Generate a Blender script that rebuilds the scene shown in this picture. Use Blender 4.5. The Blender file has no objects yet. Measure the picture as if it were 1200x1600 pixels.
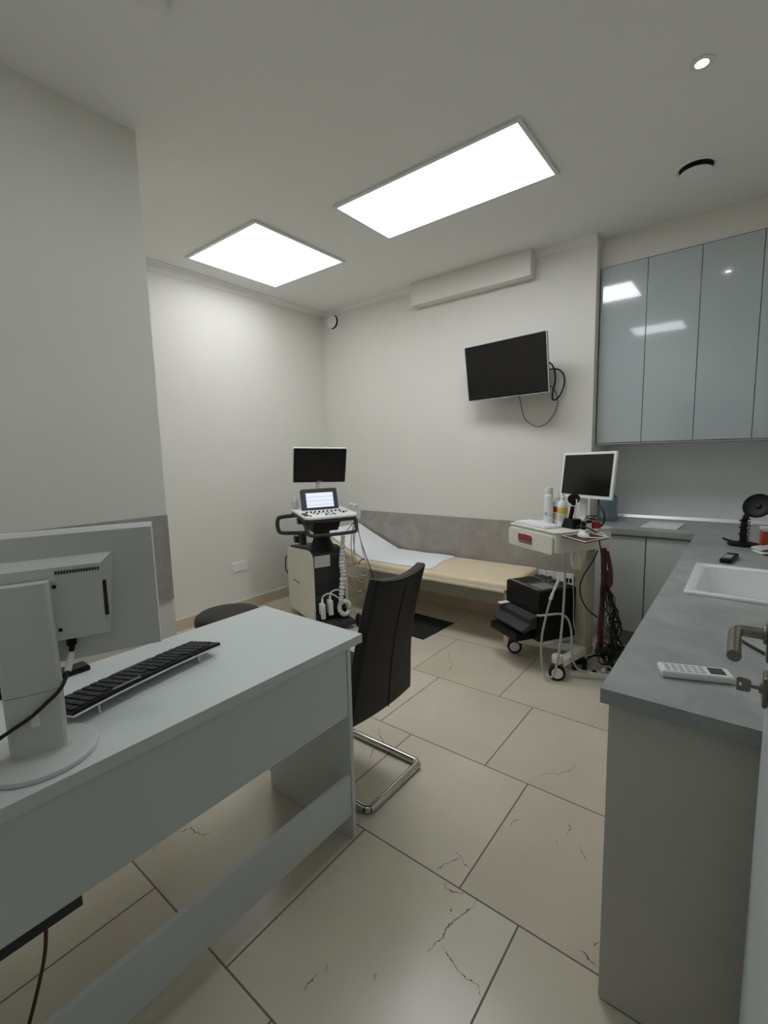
import bpy, bmesh, math, random
from mathutils import Vector, Matrix, Euler
random.seed(7)
R = math.radians
S = bpy.context.scene
COL = S.collection
H = 3.037                       # ceiling height

# ------------------------------------------------------------------ camera, world, exposure
cam_d = bpy.data.cameras.new('camera')
cam = bpy.data.objects.new('camera', cam_d); COL.objects.link(cam)
rx = Vector((0.78786293, 0.61536658, -0.02441269)); uy = Vector((-0.0569351, 0.11225113, 0.99204742)); bz = Vector((0.61321318, -0.78020745, 0.12347446))
m3 = Matrix((rx, uy, bz)).transposed()
cam.matrix_world = Matrix.Translation((3.81333, -3.84024, 1.48017)) @ m3.to_4x4()
cam_d.sensor_fit = 'HORIZONTAL'; cam_d.sensor_width = 36.0; cam_d.lens = 36.0 * 724.833 / 1200.0
cam_d.clip_start = 0.01
S.camera = cam
S.view_settings.view_transform = 'Standard'; S.view_settings.look = 'None'
S.view_settings.gamma = 1.0; S.view_settings.use_curve_mapping = False
S.view_settings.exposure = 0.0
w = bpy.data.worlds.new('world'); S.world = w; w.use_nodes = True
w.node_tree.nodes['Background'].inputs[0].default_value = (0.85, 0.93, 1.0, 1)
w.node_tree.nodes['Background'].inputs[1].default_value = 0.12
PANEL_A, PANEL_B, PANEL_C, SPOT = 5.5, 10.6, 6.0, 40.0      # strengths of the ceiling panels and the downlight

# ------------------------------------------------------------------ materials
def lin(c): return c / 12.92 if c <= 0.04045 else ((c + 0.055) / 1.055) ** 2.4
def hexc(r, g, b): return (lin(r / 255), lin(g / 255), lin(b / 255), 1)
def mat(name, rgb, rough=0.5, metal=0.0, var=0.05, scale=8.0, bump=0.0, bscale=80.0, coat=0.0, spec=0.5, emit=0.0, trans=0.0, alpha=1.0):
    m = bpy.data.materials.new(name); m.use_nodes = True
    nt = m.node_tree; b = nt.nodes['Principled BSDF']
    c = hexc(*rgb)
    tc = nt.nodes.new('ShaderNodeTexCoord'); nz = nt.nodes.new('ShaderNodeTexNoise')
    nz.inputs['Scale'].default_value = scale; nz.inputs['Detail'].default_value = 4
    nt.links.new(tc.outputs['Object'], nz.inputs['Vector'])
    rp = nt.nodes.new('ShaderNodeValToRGB')
    rp.color_ramp.elements[0].position = 0.3; rp.color_ramp.elements[1].position = 0.7
    rp.color_ramp.elements[0].color = tuple(x * (1 - var) for x in c[:3]) + (1,)
    rp.color_ramp.elements[1].color = tuple(min(1, x * (1 + var)) for x in c[:3]) + (1,)
    nt.links.new(nz.outputs['Fac'], rp.inputs['Fac']); nt.links.new(rp.outputs['Color'], b.inputs['Base Color'])
    b.inputs['Roughness'].default_value = rough; b.inputs['Metallic'].default_value = metal
    b.inputs['Coat Weight'].default_value = coat; b.inputs['Coat Roughness'].default_value = 0.03
    b.inputs['Specular IOR Level'].default_value = spec
    b.inputs['Transmission Weight'].default_value = trans; b.inputs['Alpha'].default_value = alpha
    if emit:
        b.inputs['Emission Color'].default_value = c; b.inputs['Emission Strength'].default_value = emit
    if bump:
        n2 = nt.nodes.new('ShaderNodeTexNoise'); n2.inputs['Scale'].default_value = bscale; n2.inputs['Detail'].default_value = 3
        nt.links.new(tc.outputs['Object'], n2.inputs['Vector'])
        bp = nt.nodes.new('ShaderNodeBump'); bp.inputs['Strength'].default_value = bump; bp.inputs['Distance'].default_value = 0.002
        nt.links.new(n2.outputs['Fac'], bp.inputs['Height']); nt.links.new(bp.outputs['Normal'], b.inputs['Normal'])
    return m

def emission(name, rgb, strength):
    m = bpy.data.materials.new(name); m.use_nodes = True; nt = m.node_tree
    nt.nodes.remove(nt.nodes['Principled BSDF'])
    e = nt.nodes.new('ShaderNodeEmission'); e.inputs[0].default_value = rgb + (1,); e.inputs[1].default_value = strength
    nt.links.new(e.outputs[0], nt.nodes['Material Output'].inputs[0]); return m

def stone(name, a, b_, rough, scale=3.0, spec=0.5):
    m = mat(name, a, rough, spec=spec, bump=0.05, bscale=60)
    nt = m.node_tree; bs = nt.nodes['Principled BSDF']
    tc = [n for n in nt.nodes if n.type == 'TEX_COORD'][0]
    n1 = nt.nodes.new('ShaderNodeTexNoise'); n1.inputs['Scale'].default_value = scale; n1.inputs['Detail'].default_value = 8; n1.inputs['Roughness'].default_value = 0.65
    n1.inputs['Distortion'].default_value = 0.6
    nt.links.new(tc.outputs['Object'], n1.inputs['Vector'])
    rp = nt.nodes.new('ShaderNodeValToRGB'); rp.color_ramp.elements[0].position = 0.33; rp.color_ramp.elements[1].position = 0.68
    rp.color_ramp.elements[0].color = hexc(*a); rp.color_ramp.elements[1].color = hexc(*b_)
    nt.links.new(n1.outputs['Fac'], rp.inputs['Fac']); nt.links.new(rp.outputs['Color'], bs.inputs['Base Color'])
    return m

def floor_material():
    m = bpy.data.materials.new('marble_tiles'); m.use_nodes = True; nt = m.node_tree; N = nt.nodes; L = nt.links
    b = N['Principled BSDF']
    tc = N.new('ShaderNodeTexCoord'); sp = N.new('ShaderNodeSeparateXYZ'); L.new(tc.outputs['Object'], sp.inputs[0])
    def mth(op, a, b2=None, c=None):
        n = N.new('ShaderNodeMath'); n.operation = op
        for i, v in enumerate((a, b2, c)):
            if v is None: continue
            if isinstance(v, (int, float)): n.inputs[i].default_value = v
            else: L.new(v, n.inputs[i])
        return n.outputs[0]
    SW, SD = 0.6338, 0.6277
    ry = mth('DIVIDE', mth('ADD', sp.outputs['Y'], 1.332), SD)
    row = mth('FLOOR', ry); fy = mth('FRACT', ry)
    rx_ = mth('DIVIDE', mth('ADD', mth('SUBTRACT', sp.outputs['X'], 2.0636), mth('MULTIPLY', row, 0.2095)), SW)
    colm = mth('FLOOR', rx_); fx = mth('FRACT', rx_)
    g = 0.006
    def edge(f, size):
        d = mth('MINIMUM', f, mth('SUBTRACT', 1.0, f)); return mth('LESS_THAN', mth('MULTIPLY', d, size), g / 2)
    grout = mth('MAXIMUM', edge(fx, SW), edge(fy, SD))
    cid = N.new('ShaderNodeCombineXYZ'); L.new(colm, cid.inputs[0]); L.new(row, cid.inputs[1])
    wn = N.new('ShaderNodeTexWhiteNoise'); wn.noise_dimensions = '3D'; L.new(cid.outputs[0], wn.inputs['Vector'])
    # every tile is cut from another place of the marble
    off = N.new('ShaderNodeVectorMath'); off.operation = 'MULTIPLY_ADD'
    L.new(wn.outputs['Color'], off.inputs[0]); off.inputs[1].default_value = (7, 7, 7); L.new(tc.outputs['Object'], off.inputs[2])
    n1 = N.new('ShaderNodeTexNoise'); n1.inputs['Scale'].default_value = 1.6; n1.inputs['Detail'].default_value = 7; n1.inputs['Roughness'].default_value = 0.6
    L.new(off.outputs[0], n1.inputs['Vector'])
    rp = N.new('ShaderNodeValToRGB'); rp.color_ramp.elements[0].position = 0.0; rp.color_ramp.elements[1].position = 1.0
    rp.color_ramp.elements[0].color = hexc(190, 179, 158); rp.color_ramp.elements[1].color = hexc(230, 222, 204)
    L.new(n1.outputs['Fac'], rp.inputs['Fac'])
    # short dark cracks: warped cell borders, kept only where a broad noise is high
    n2 = N.new('ShaderNodeTexNoise'); n2.inputs['Scale'].default_value = 9; n2.inputs['Detail'].default_value = 6
    L.new(off.outputs[0], n2.inputs['Vector'])
    wv = N.new('ShaderNodeVectorMath'); wv.operation = 'MULTIPLY_ADD'; L.new(n2.outputs['Color'], wv.inputs[0]); wv.inputs[1].default_value = (.22, .22, .22); L.new(off.outputs[0], wv.inputs[2])
    vo = N.new('ShaderNodeTexVoronoi'); vo.feature = 'DISTANCE_TO_EDGE'; vo.inputs['Scale'].default_value = 2.3
    L.new(wv.outputs[0], vo.inputs['Vector'])
    n3 = N.new('ShaderNodeTexNoise'); n3.inputs['Scale'].default_value = 2.6; n3.inputs['Detail'].default_value = 3
    o2 = N.new('ShaderNodeVectorMath'); o2.operation = 'ADD'; L.new(off.outputs[0], o2.inputs[0]); o2.inputs[1].default_value = (3.1, 8.2, 0)
    L.new(o2.outputs[0], n3.inputs['Vector'])
    mk = N.new('ShaderNodeMapRange'); mk.inputs[1].default_value = 0.62; mk.inputs[2].default_value = 0.72; L.new(n3.outputs['Fac'], mk.inputs[0])
    ck = N.new('ShaderNodeMapRange'); ck.inputs[1].default_value = 0.0; ck.inputs[2].default_value = 0.009; ck.inputs[3].default_value = 1; ck.inputs[4].default_value = 0
    L.new(vo.outputs['Distance'], ck.inputs[0])
    crack = mth('MULTIPLY', mth('MULTIPLY', mk.outputs[0], ck.outputs[0]), 0.0)
    mx = N.new('ShaderNodeMix'); mx.data_type = 'RGBA'; L.new(mth('MULTIPLY', crack, 0.75), mx.inputs[0]); L.new(rp.outputs['Color'], mx.inputs[6]); mx.inputs[7].default_value = hexc(88, 72, 58)
    tint = N.new('ShaderNodeMix'); tint.data_type = 'RGBA'; L.new(mth('MULTIPLY', wn.outputs['Value'], 0.10), tint.inputs[0]); L.new(mx.outputs[2], tint.inputs[6]); tint.inputs[7].default_value = hexc(170, 150, 122)
    gx = N.new('ShaderNodeMix'); gx.data_type = 'RGBA'; L.new(grout, gx.inputs[0]); L.new(tint.outputs[2], gx.inputs[6]); gx.inputs[7].default_value = hexc(118, 107, 91)
    L.new(gx.outputs[2], b.inputs['Base Color'])
    L.new(mth('ADD', mth('MULTIPLY', grout, 0.5), 0.25), b.inputs['Roughness'])
    b.inputs['Specular IOR Level'].default_value = 0.45
    bp = N.new('ShaderNodeBump'); bp.inputs['Strength'].default_value = 0.5; bp.inputs['Distance'].default_value = 0.002
    L.new(mth('SUBTRACT', 1.0, mth('ADD', grout, mth('MULTIPLY', crack, 0.3))), bp.inputs['Height']); L.new(bp.outputs['Normal'], b.inputs['Normal'])
    return m

M = {}
M['wall'] = mat('wall_paint', (226, 224, 216), 0.75, var=0.015, scale=2, bump=0.03, bscale=120)
M['ceil'] = mat('ceiling_paint', (236, 236, 232), 0.8, var=0.01, scale=2, bump=0.02, bscale=120)
M['floor'] = floor_material()
M['base'] = stone('baseboard_marble', (196, 180, 154), (212, 198, 174), 0.35)
M['base_edge'] = mat('baseboard_edge', (232, 226, 212), 0.4)
M['panel'] = stone('grey_wall_panel', (148, 142, 136), (174, 168, 161), 0.5, 4)
M['worktop'] = stone('grey_stone_worktop', (146, 151, 150), (172, 176, 174), 0.38, 6, 0.4)
M['gloss'] = mat('gloss_blue_grey', (184, 194, 195), 0.10, var=0.01, coat=1.0, spec=0.6)
M['cab'] = mat('matt_grey_laminate', (200, 198, 190), 0.5, var=0.02)
M['cab_low'] = mat('base_unit_front', (205, 208, 206), 0.25, var=0.01)
M['dark_gap'] = mat('dark_gap', (38, 38, 36), 0.8)
M['desk'] = mat('desk_laminate', (208, 214, 212), 0.42, var=0.015, scale=3)
M['white_pl'] = mat('white_plastic', (236, 237, 234), 0.35, var=0.02)
M['grey_pl'] = mat('pale_grey_plastic', (207, 207, 205), 0.45, var=0.02, bump=0.04, bscale=300)
M['shaded_ivory_pl'] = mat('shaded_ivory_plastic', (176, 173, 156), 0.5, var=0.02)  # cart column: ivory with the shade on it painted into the colour
M['ivory_pl'] = mat('ivory_plastic', (224, 224, 211), 0.4, var=0.02)
M['black_pl'] = mat('black_plastic', (20, 19, 18), 0.45, var=0.1, spec=0.25)
M['dark_pl'] = mat('charcoal_plastic', (54, 57, 57), 0.5, var=0.06, bump=0.05, bscale=250, spec=0.3)
M['slate_pl'] = mat('slate_plastic', (66, 70, 78), 0.45, var=0.05)
M['screen'] = mat('screen_off', (16, 15, 14), 0.16, var=0.05, spec=0.4)
M['leather'] = mat('dark_leather', (33, 30, 27), 0.45, spec=0.3, var=0.12, bump=0.25, bscale=220)
M['seam'] = mat('seam_thread', (150, 146, 138), 0.7)
M['chrome'] = mat('chrome', (205, 203, 198), 0.14, 1.0, var=0.02)
M['nickel'] = mat('satin_nickel', (150, 144, 132), 0.32, 1.0, var=0.04)
M['beige'] = mat('beige_vinyl', (228, 211, 180), 0.45, var=0.04, bump=0.08, bscale=160)
M['bedframe'] = mat('cream_enamel', (222, 212, 192), 0.4, var=0.02)
M['paper'] = mat('white_paper', (236, 238, 240), 0.8, var=0.01, bump=0.08, bscale=18)
M['rubber'] = mat('black_rubber', (24, 24, 24), 0.85, bump=0.3, bscale=180)
M['red'] = mat('red_plastic', (178, 36, 46), 0.4)
M['orange'] = mat('orange_red_card', (206, 78, 48), 0.55)
M['brown'] = mat('red_brown_plastic', (78, 38, 35), 0.5)
M['yellow'] = mat('yellow_label', (222, 200, 70), 0.5)
M['magenta'] = mat('crimson_label', (190, 40, 80), 0.5)
M['label'] = mat('printed_label', (205, 206, 200), 0.5)
M['ink'] = mat('grey_print', (120, 120, 116), 0.6)
M['blueclear'] = mat('blue_clear_plastic', (176, 205, 224), 0.12, trans=0.85, var=0.04)
M['paleblue'] = mat('pale_blue_plastic', (196, 214, 220), 0.3, var=0.02)
M['porcelain'] = mat('white_porcelain', (244, 247, 247), 0.12, var=0.01, coat=0.4)
M['alu'] = mat('brushed_aluminium', (190, 190, 186), 0.35, 1.0, var=0.04)
M['white_met'] = mat('white_enamel', (226, 226, 222), 0.4)
M['cord'] = mat('black_cord', (20, 20, 20), 0.55)
M['greycord'] = mat('grey_beige_hose', (176, 172, 160), 0.5)
M['lace'] = mat('white_gauze', (222, 222, 216), 0.9, var=0.12, scale=60, bump=0.6, bscale=120)
M['door'] = mat('white_door_lacquer', (206, 214, 216), 0.4, var=0.01)
M['glowA'] = emission('panel_light_warm_white', (0.957, 0.985, 1.02), PANEL_A)
M['glowB'] = emission('panel_light_neutral', (0.957, 0.985, 1.02), PANEL_B)
M['glowC'] = emission('panel_light_cool', (0.90, 0.985, 1.02), PANEL_C)
M['glowS'] = emission('downlight_glow', (1.0, 0.98, 0.95), SPOT)
def touch_mat():
    m = emission('lit_touch_screen', (0.86, 0.92, 1.0), 1.0); nt = m.node_tree
    e = [n for n in nt.nodes if n.type == 'EMISSION'][0]
    tc = nt.nodes.new('ShaderNodeTexCoord'); bk = nt.nodes.new('ShaderNodeTexBrick')
    mp = nt.nodes.new('ShaderNodeMapping'); nt.links.new(tc.outputs['Object'], mp.inputs[0])
    mp.inputs['Rotation'].default_value = (R(90), 0, R(90))
    bk.inputs['Color1'].default_value = (0.80, 0.88, 0.98, 1); bk.inputs['Color2'].default_value = (0.88, 0.93, 1.0, 1); bk.inputs['Mortar'].default_value = (0.35, 0.40, 0.48, 1)
    bk.inputs['Scale'].default_value = 1.0; bk.inputs['Brick Width'].default_value = 0.036; bk.inputs['Row Height'].default_value = 0.018; bk.inputs['Mortar Size'].default_value = 0.0016
    nt.links.new(mp.outputs[0], bk.inputs['Vector']); nt.links.new(bk.outputs['Color'], e.inputs[0]); return m
M['touch'] = touch_mat()

# ------------------------------------------------------------------ mesh builder
def crom(pts, n=8, closed=False):
    P = [Vector(p) for p in pts]
    if len(P) < 3: return P
    out = []
    cnt = len(P) if closed else len(P) - 1
    for i in range(cnt):
        if closed: p0, p1, p2, p3 = P[i - 1], P[i], P[(i + 1) % len(P)], P[(i + 2) % len(P)]
        else: p0, p1, p2, p3 = P[max(i - 1, 0)], P[i], P[i + 1], P[min(i + 2, len(P) - 1)]
        for k in range(n):
            t = k / n
            out.append(0.5 * ((2 * p1) + (p2 - p0) * t + (2 * p0 - 5 * p1 + 4 * p2 - p3) * t * t + (3 * p1 - p0 - 3 * p2 + p3) * t ** 3))
    if not closed: out.append(P[-1])
    return out

class MB:
    def __init__(s): s.bm = bmesh.new()
    def box(s, x0, x1, y0, y1, z0, z1, bev=0.0, seg=2, T=None):
        vs = [s.bm.verts.new(p) for p in ((x0, y0, z0), (x1, y0, z0), (x1, y1, z0), (x0, y1, z0), (x0, y0, z1), (x1, y0, z1), (x1, y1, z1), (x0, y1, z1))]
        fs = [s.bm.faces.new([vs[i] for i in f]) for f in ((0, 3, 2, 1), (4, 5, 6, 7), (0, 1, 5, 4), (1, 2, 6, 5), (2, 3, 7, 6), (3, 0, 4, 7))]
        if bev:
            ed = list({e for f in fs for e in f.edges})
            r = bmesh.ops.bevel(s.bm, geom=ed, offset=bev, segments=seg, profile=0.5, affect='EDGES')
            vs = list({v for f in r['faces'] for v in f.verts} | {v for v in vs if v.is_valid})
        if T is not None:
            for v in vs: v.co = T @ v.co
        return s
    def prism(s, poly, a, b, fn, bev=0.0):
        """polygon of (p, q) pairs extruded from a to b; fn(p, q, t) -> point"""
        n = len(poly)
        A = [s.bm.verts.new(fn(p, q, a)) for p, q in poly]; B = [s.bm.verts.new(fn(p, q, b)) for p, q in poly]
        fs = [s.bm.faces.new(A[::-1]), s.bm.faces.new(B)]
        for i in range(n): fs.append(s.bm.faces.new((A[i], A[(i + 1) % n], B[(i + 1) % n], B[i])))
        bmesh.ops.recalc_face_normals(s.bm, faces=fs)
        if bev:
            ed = [e for e in fs[0].edges] + [e for e in fs[1].edges]
            bmesh.ops.bevel(s.bm, geom=ed, offset=bev, segments=2, profile=0.5, affect='EDGES')
        return s
    def lathe(s, prof, o=(0, 0, 0), n=32, T=None):
        """profile of (radius, z) turned about z"""
        o = Vector(o); rings = []
        for r, z in prof:
            if r < 1e-6: rings.append([s.bm.verts.new(o + Vector((0, 0, z)))])
            else: rings.append([s.bm.verts.new(o + Vector((r * math.cos(2 * math.pi * i / n), r * math.sin(2 * math.pi * i / n), z))) for i in range(n)])
        fs = []
        for A, B in zip(rings, rings[1:]):
            for i in range(n):
                j = (i + 1) % n
                if len(A) == 1 and len(B) == 1: continue
                if len(A) == 1: fs.append(s.bm.faces.new((A[0], B[j], B[i])))
                elif len(B) == 1: fs.append(s.bm.faces.new((A[i], A[j], B[0])))
                else: fs.append(s.bm.faces.new((A[i], A[j], B[j], B[i])))
        for ring, flip in ((rings[0], True), (rings[-1], False)):
            if len(ring) > 1: fs.append(s.bm.faces.new(ring[::-1] if flip else ring))
        bmesh.ops.recalc_face_normals(s.bm, faces=fs)
        if T is not None:
            for ring in rings:
                for v in ring: v.co = T @ v.co
        return s
    def cyl(s, p0, p1, r0, r1=None, n=20, bev=0.0):
        p0, p1 = Vector(p0), Vector(p1); r1 = r0 if r1 is None else r1
        d = p1 - p0; Lh = d.length
        T = Matrix.Translation(p0) @ d.to_track_quat('Z', 'Y').to_matrix().to_4x4()
        b = min(bev, r0 * .9, r1 * .9)
        prof = [(r0, 0), (r1, Lh)] if not b else [(r0 - b, 0), (r0 - .3 * b, .3 * b), (r0, b), (r1, Lh - b), (r1 - .3 * b, Lh - .3 * b), (r1 - b, Lh)]
        return s.lathe(prof, n=n, T=T)
    def tube(s, pts, r, n=8, smooth=8, closed=False):
        P = crom(pts, smooth, closed) if smooth else [Vector(p) for p in pts]
        m = len(P); rings = []; prev = None
        for i, p in enumerate(P):
            t = (P[(i + 1) % m] - P[i - 1]) if closed else (P[min(i + 1, m - 1)] - P[max(i - 1, 0)])
            t.normalize()
            if prev is None: nn = t.orthogonal().normalized()
            else:
                nn = prev - t * prev.dot(t)
                nn = nn.normalized() if nn.length > 1e-6 else t.orthogonal().normalized()
            prev = nn; bb = t.cross(nn)
            rr = r(i / (m - 1)) if callable(r) else r
            rings.append([s.bm.verts.new(p + rr * (nn * math.cos(2 * math.pi * k / n) + bb * math.sin(2 * math.pi * k / n))) for k in range(n)])
        pairs = list(zip(rings, rings[1:])) + ([(rings[-1], rings[0])] if closed else [])
        for A, B in pairs:
            for k in range(n): s.bm.faces.new((A[k], A[(k + 1) % n], B[(k + 1) % n], B[k]))
        if not closed: s.bm.faces.new(rings[0][::-1]); s.bm.faces.new(rings[-1])
        return s
    def grid(s, fn, nu, nv, thick=0.0):
        """surface fn(u, v), u and v from 0 to 1; thick gives it a second side along the normal"""
        V = [[s.bm.verts.new(fn(i / nu, j / nv)) for j in range(nv + 1)] for i in range(nu + 1)]
        fs = [s.bm.faces.new((V[i][j], V[i + 1][j], V[i + 1][j + 1], V[i][j + 1])) for i in range(nu) for j in range(nv)]
        if thick:
            bmesh.ops.recalc_face_normals(s.bm, faces=fs)
            bmesh.ops.solidify(s.bm, geom=fs, thickness=thick)
        return s
    def move(s, T):
        for v in s.bm.verts: v.co = T @ v.co
        return s
    def build(s, name, m, parent=None, angle=35):
        me = bpy.data.meshes.new(name); s.bm.to_mesh(me); s.bm.free()
        me.materials.append(M[m] if isinstance(m, str) else m)
        me.polygons.foreach_set('use_smooth', [True] * len(me.polygons)); me.set_sharp_from_angle(angle=R(angle))
        o = bpy.data.objects.new(name, me); COL.objects.link(o)
        wn = o.modifiers.new('weighted_normals', 'WEIGHTED_NORMAL'); wn.keep_sharp = True; wn.weight = 80
        if parent: o.parent = parent
        return o

def tag(o, label, cat, group=None):
    o['label'] = label; o['category'] = cat
    if group: o['group'] = group
    return o
def thing(name, label, cat, loc=(0, 0, 0), rz=0, group=None):
    o = bpy.data.objects.new(name, None); COL.objects.link(o); o.empty_display_size = 0.05
    o.location = loc; o.rotation_euler = (0, 0, R(rz)); return tag(o, label, cat, group)
def struct(o): o['kind'] = 'structure'; return o
def box(name, m, b, parent=None, bev=0.0, seg=2): return MB().box(*b, bev=bev, seg=seg).build(name, m, parent)
def hexa(p, q): return p

# ------------------------------------------------------------------ the room
FL = struct(box('floor', 'floor', (-0.1, 4.35, -6.2, 0.64, -0.1, 0)))
# natural cracks and pits worn into the marble tiles, each a thin ragged dark vein lying in the tile surface
CRACKS = [[(3.184, -2.577), (3.185, -2.612), (3.173, -2.646), (3.159, -2.69), (3.149, -2.72), (3.149, -2.744), (3.153, -2.766), (3.146, -2.792), (3.138, -2.823)],
 [(3.165, -2.785), (3.193, -2.796), (3.214, -2.802), (3.237, -2.814), (3.264, -2.818), (3.302, -2.814), (3.319, -2.836)], [(3.062, -2.597), (3.084, -2.617), (3.113, -2.607), (3.143, -2.596)],
 [(2.102, -.872), (2.143, -.983), (2.205, -1.07), (2.25, -1.113), (2.275, -1.192), (2.278, -1.292)], [(3.128, -1.885), (3.15, -1.864), (3.172, -1.826), (3.206, -1.823), (3.223, -1.784), (3.244, -1.758), (3.253, -1.718)],
 [(3.016, -2.58), (3.023, -2.548), (3.043, -2.51)], [(3.029, -2.466), (3.059, -2.472), (3.085, -2.492), (3.108, -2.501)], [(3.325, -2.07), (3.34, -2.098), (3.337, -2.143)], [(3.148, -2.232), (3.151, -2.202), (3.165, -2.175)],
 [(3.388, -2.165), (3.417, -2.196), (3.437, -2.222)], [(2.081, -3.055), (2.109, -3.03), (2.119, -3.003), (2.15, -3.004), (2.193, -2.988), (2.207, -2.969)], [(2.125, -3.007), (2.118, -2.992)],
 [(2.323, -2.008), (2.316, -2.03), (2.346, -2.062), (2.408, -2.1), (2.408, -2.152), (2.4, -2.184), (2.459, -2.285)], [(2.917, -3.115), (2.918, -3.092), (2.92, -3.064)], [(2.933, -3.049), (2.925, -3.027)],
 [(3.496, -2.55), (3.515, -2.55), (3.536, -2.565), (3.554, -2.568)], [(3.53, -2.512), (3.539, -2.491)], [(3.053, -2.961), (3.059, -2.981)], [(2.11, -3.146), (2.092, -3.13)], [(3.04, -2.509), (3.061, -2.476)], [(2.7, -3.041), (2.693, -3.025)], [(3.318, -2.196), (3.330, -2.204)], [(3.13, -2.67), (3.134, -2.674)]]
ck_ = MB(); rc = random.Random(3)
for line in CRACKS:
    P = []
    for (x0, y0), (x1, y1) in zip(line, line[1:]):
        for k in range(5):
            t_ = k / 5; P.append((x0 + (x1 - x0) * t_ + rc.uniform(-.004, .004), y0 + (y1 - y0) * t_ + rc.uniform(-.004, .004)))
    P.append(line[-1]); prev = None
    for i, (x, y) in enumerate(P):
        a_ = P[max(i - 1, 0)]; b_ = P[min(i + 1, len(P) - 1)]; dx, dy = b_[0] - a_[0], b_[1] - a_[1]; l_ = math.hypot(dx, dy) or 1
        hw_ = rc.choice((.0006, .0009, .0013, .0022)) * min(1, .35 + 3 * min(i, len(P) - 1 - i) / len(P))
        q = (ck_.bm.verts.new((x - dy / l_ * hw_, y + dx / l_ * hw_, .0003)), ck_.bm.verts.new((x + dy / l_ * hw_, y - dx / l_ * hw_, .0003)))
        if prev: ck_.bm.faces.new((prev[0], prev[1], q[1], q[0]))
        prev = q
M['crack'] = mat('marble_crack', (96, 82, 66), 0.7, var=.3, scale=30)
ck_.build('marble_cracks', 'crack', FL)
struct(box('ceiling', 'ceil', (-0.1, 4.35, -6.2, 0.64, H, H + 0.1)))
struct(box('wall_left', 'wall', (-0.1, 0, -2.66, 0, 0, H)))
struct(box('wall_near', 'wall', (-0.1, 1.415, -3.95, -2.64, 0, H)))
struct(box('wall_back', 'wall', (-0.1, 2.85, 0, 0.64, 0, H)))
struct(box('wall_niche', 'wall', (2.85, 4.35, 0.54, 0.64, 0, H)))
struct(box('wall_right', 'wall', (4.25, 4.35, -3.95, 0.54, 0, H)))
fw = MB(); fw.box(1.415, 2.93, -3.95, -3.80, 0, H); fw.box(3.90, 4.25, -3.95, -3.80, 0, H); fw.box(2.93, 3.90, -3.95, -3.80, 2.12, H)
struct(fw.build('wall_front', 'wall'))
cw = MB(); cw.box(1.9, 2.0, -6.2, -3.95, 0, H); cw.box(4.25, 4.35, -6.2, -3.95, 0, H)
struct(cw.build('wall_corridor', 'wall'))
struct(box('wall_bulkhead', 'wall', (2.85, 4.25, 0.115, 0.54, 2.832, H)))
# boxed-in duct under the ceiling on the back wall
struct(box('trim_1', 'wall', (1.255, 2.392, -0.112, 0, 2.838, H), bev=0.003))
M['splash'] = mat('pale_gloss_board', (236, 240, 239), 0.22, var=0.01)
struct(box('trim_8', 'splash', (2.853, 4.25, 0.530, 0.54, 0.90, 1.51)))
# coving: a shallow cove along the ceiling edge
def cove(name, p, q, inward, h0, h1, d):
    p, q, inward = Vector(p), Vector(q), Vector(inward); mb = MB()
    prof = [(0, -1), (0.12, -1), (0.16, -0.72), (0.38, -0.35), (0.72, -0.14), (1, -0.10), (1, 0), (0, 0)]
    def row(o, h): return [mb.bm.verts.new(o + inward * (a * d) + Vector((0, 0, b * h))) for a, b in prof]
    A, B = row(p, h0), row(q, h1); n = len(prof)
    for i in range(n): mb.bm.faces.new((A[i], A[(i + 1) % n], B[(i + 1) % n], B[i]))
    mb.bm.faces.new(A[::-1]); mb.bm.faces.new(B); bmesh.ops.recalc_face_normals(mb.bm, faces=mb.bm.faces)
    return struct(mb.build(name, 'ceil'))
cove('trim_2', (0, -2.64, H), (0, 0, H), (1, 0, 0), 0.085, 0.035, 0.06)
cove('trim_3', (0, 0, H), (1.24, 0, H), (0, -1, 0), 0.035, 0.04, 0.05)
cove('trim_4', (2.385, 0, H), (2.85, 0, H), (0, -1, 0), 0.045, 0.05, 0.05)
# baseboards of floor tile with a pale top edge
def baseboard(name, b, edge):
    o = struct(box(name, 'base', b)); box('baseboard_edge', 'base_edge', edge, o); return o
baseboard('baseboard_left', (0, 0.012, -2.64, 0, 0, 0.100), (0, 0.013, -2.64, 0, 0.100, 0.107))
baseboard('baseboard_back', (0.012, 2.85, -0.012, 0, 0, 0.100), (0.012, 2.85, -0.013, 0, 0.100, 0.107))
# grey stone-look wall boards
struct(box('trim_5', 'panel', (0.444, 2.85, -0.012, 0, 0.43, 0.877), bev=0.002))
struct(box('trim_6', 'panel', (0.444 + 0.52, 0.4445 + 0.525, -0.0125, -0.0118, 0.43, 0.877)))
struct(box('trim_7', 'panel', (1.415, 1.427, -3.78, -2.642, 0.742, 1.194), bev=0.002))

# ------------------------------------------------------------------ door at the right edge of the frame
d = struct(box('door_1', 'door', (3.862, 3.902, -3.78, -2.785, 0.006, 2.10), bev=0.002))
box('door_frame', 'door', (3.905, 3.96, -3.80, -3.76, 0, 2.13), d)
pl = box('handle_plate', 'nickel', (3.855, 3.862, -2.865, -2.82, 1.115, 1.20), d, bev=0.003)
hb = MB(); hb.cyl((3.856, -2.842, 1.158), (3.85, -2.842, 1.158), 0.017, n=24, bev=.002)
pr_ = [(3.852, -2.842, 1.158), (3.826, -2.842, 1.158), (3.8165, -2.845, 1.158), (3.812, -2.856, 1.158), (3.8115, -2.875, 1.158), (3.812, -2.93, 1.156), (3.8125, -2.965, 1.155)]
hb.tube(pr_, lambda t: 0.0095 + 0.0002 * t, n=16, smooth=6)
hb.build('door_handle', 'nickel', d, 50)
box('lock_plate', 'nickel', (3.854, 3.862, -2.868, -2.825, 1.035, 1.09), d, bev=0.004)
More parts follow.
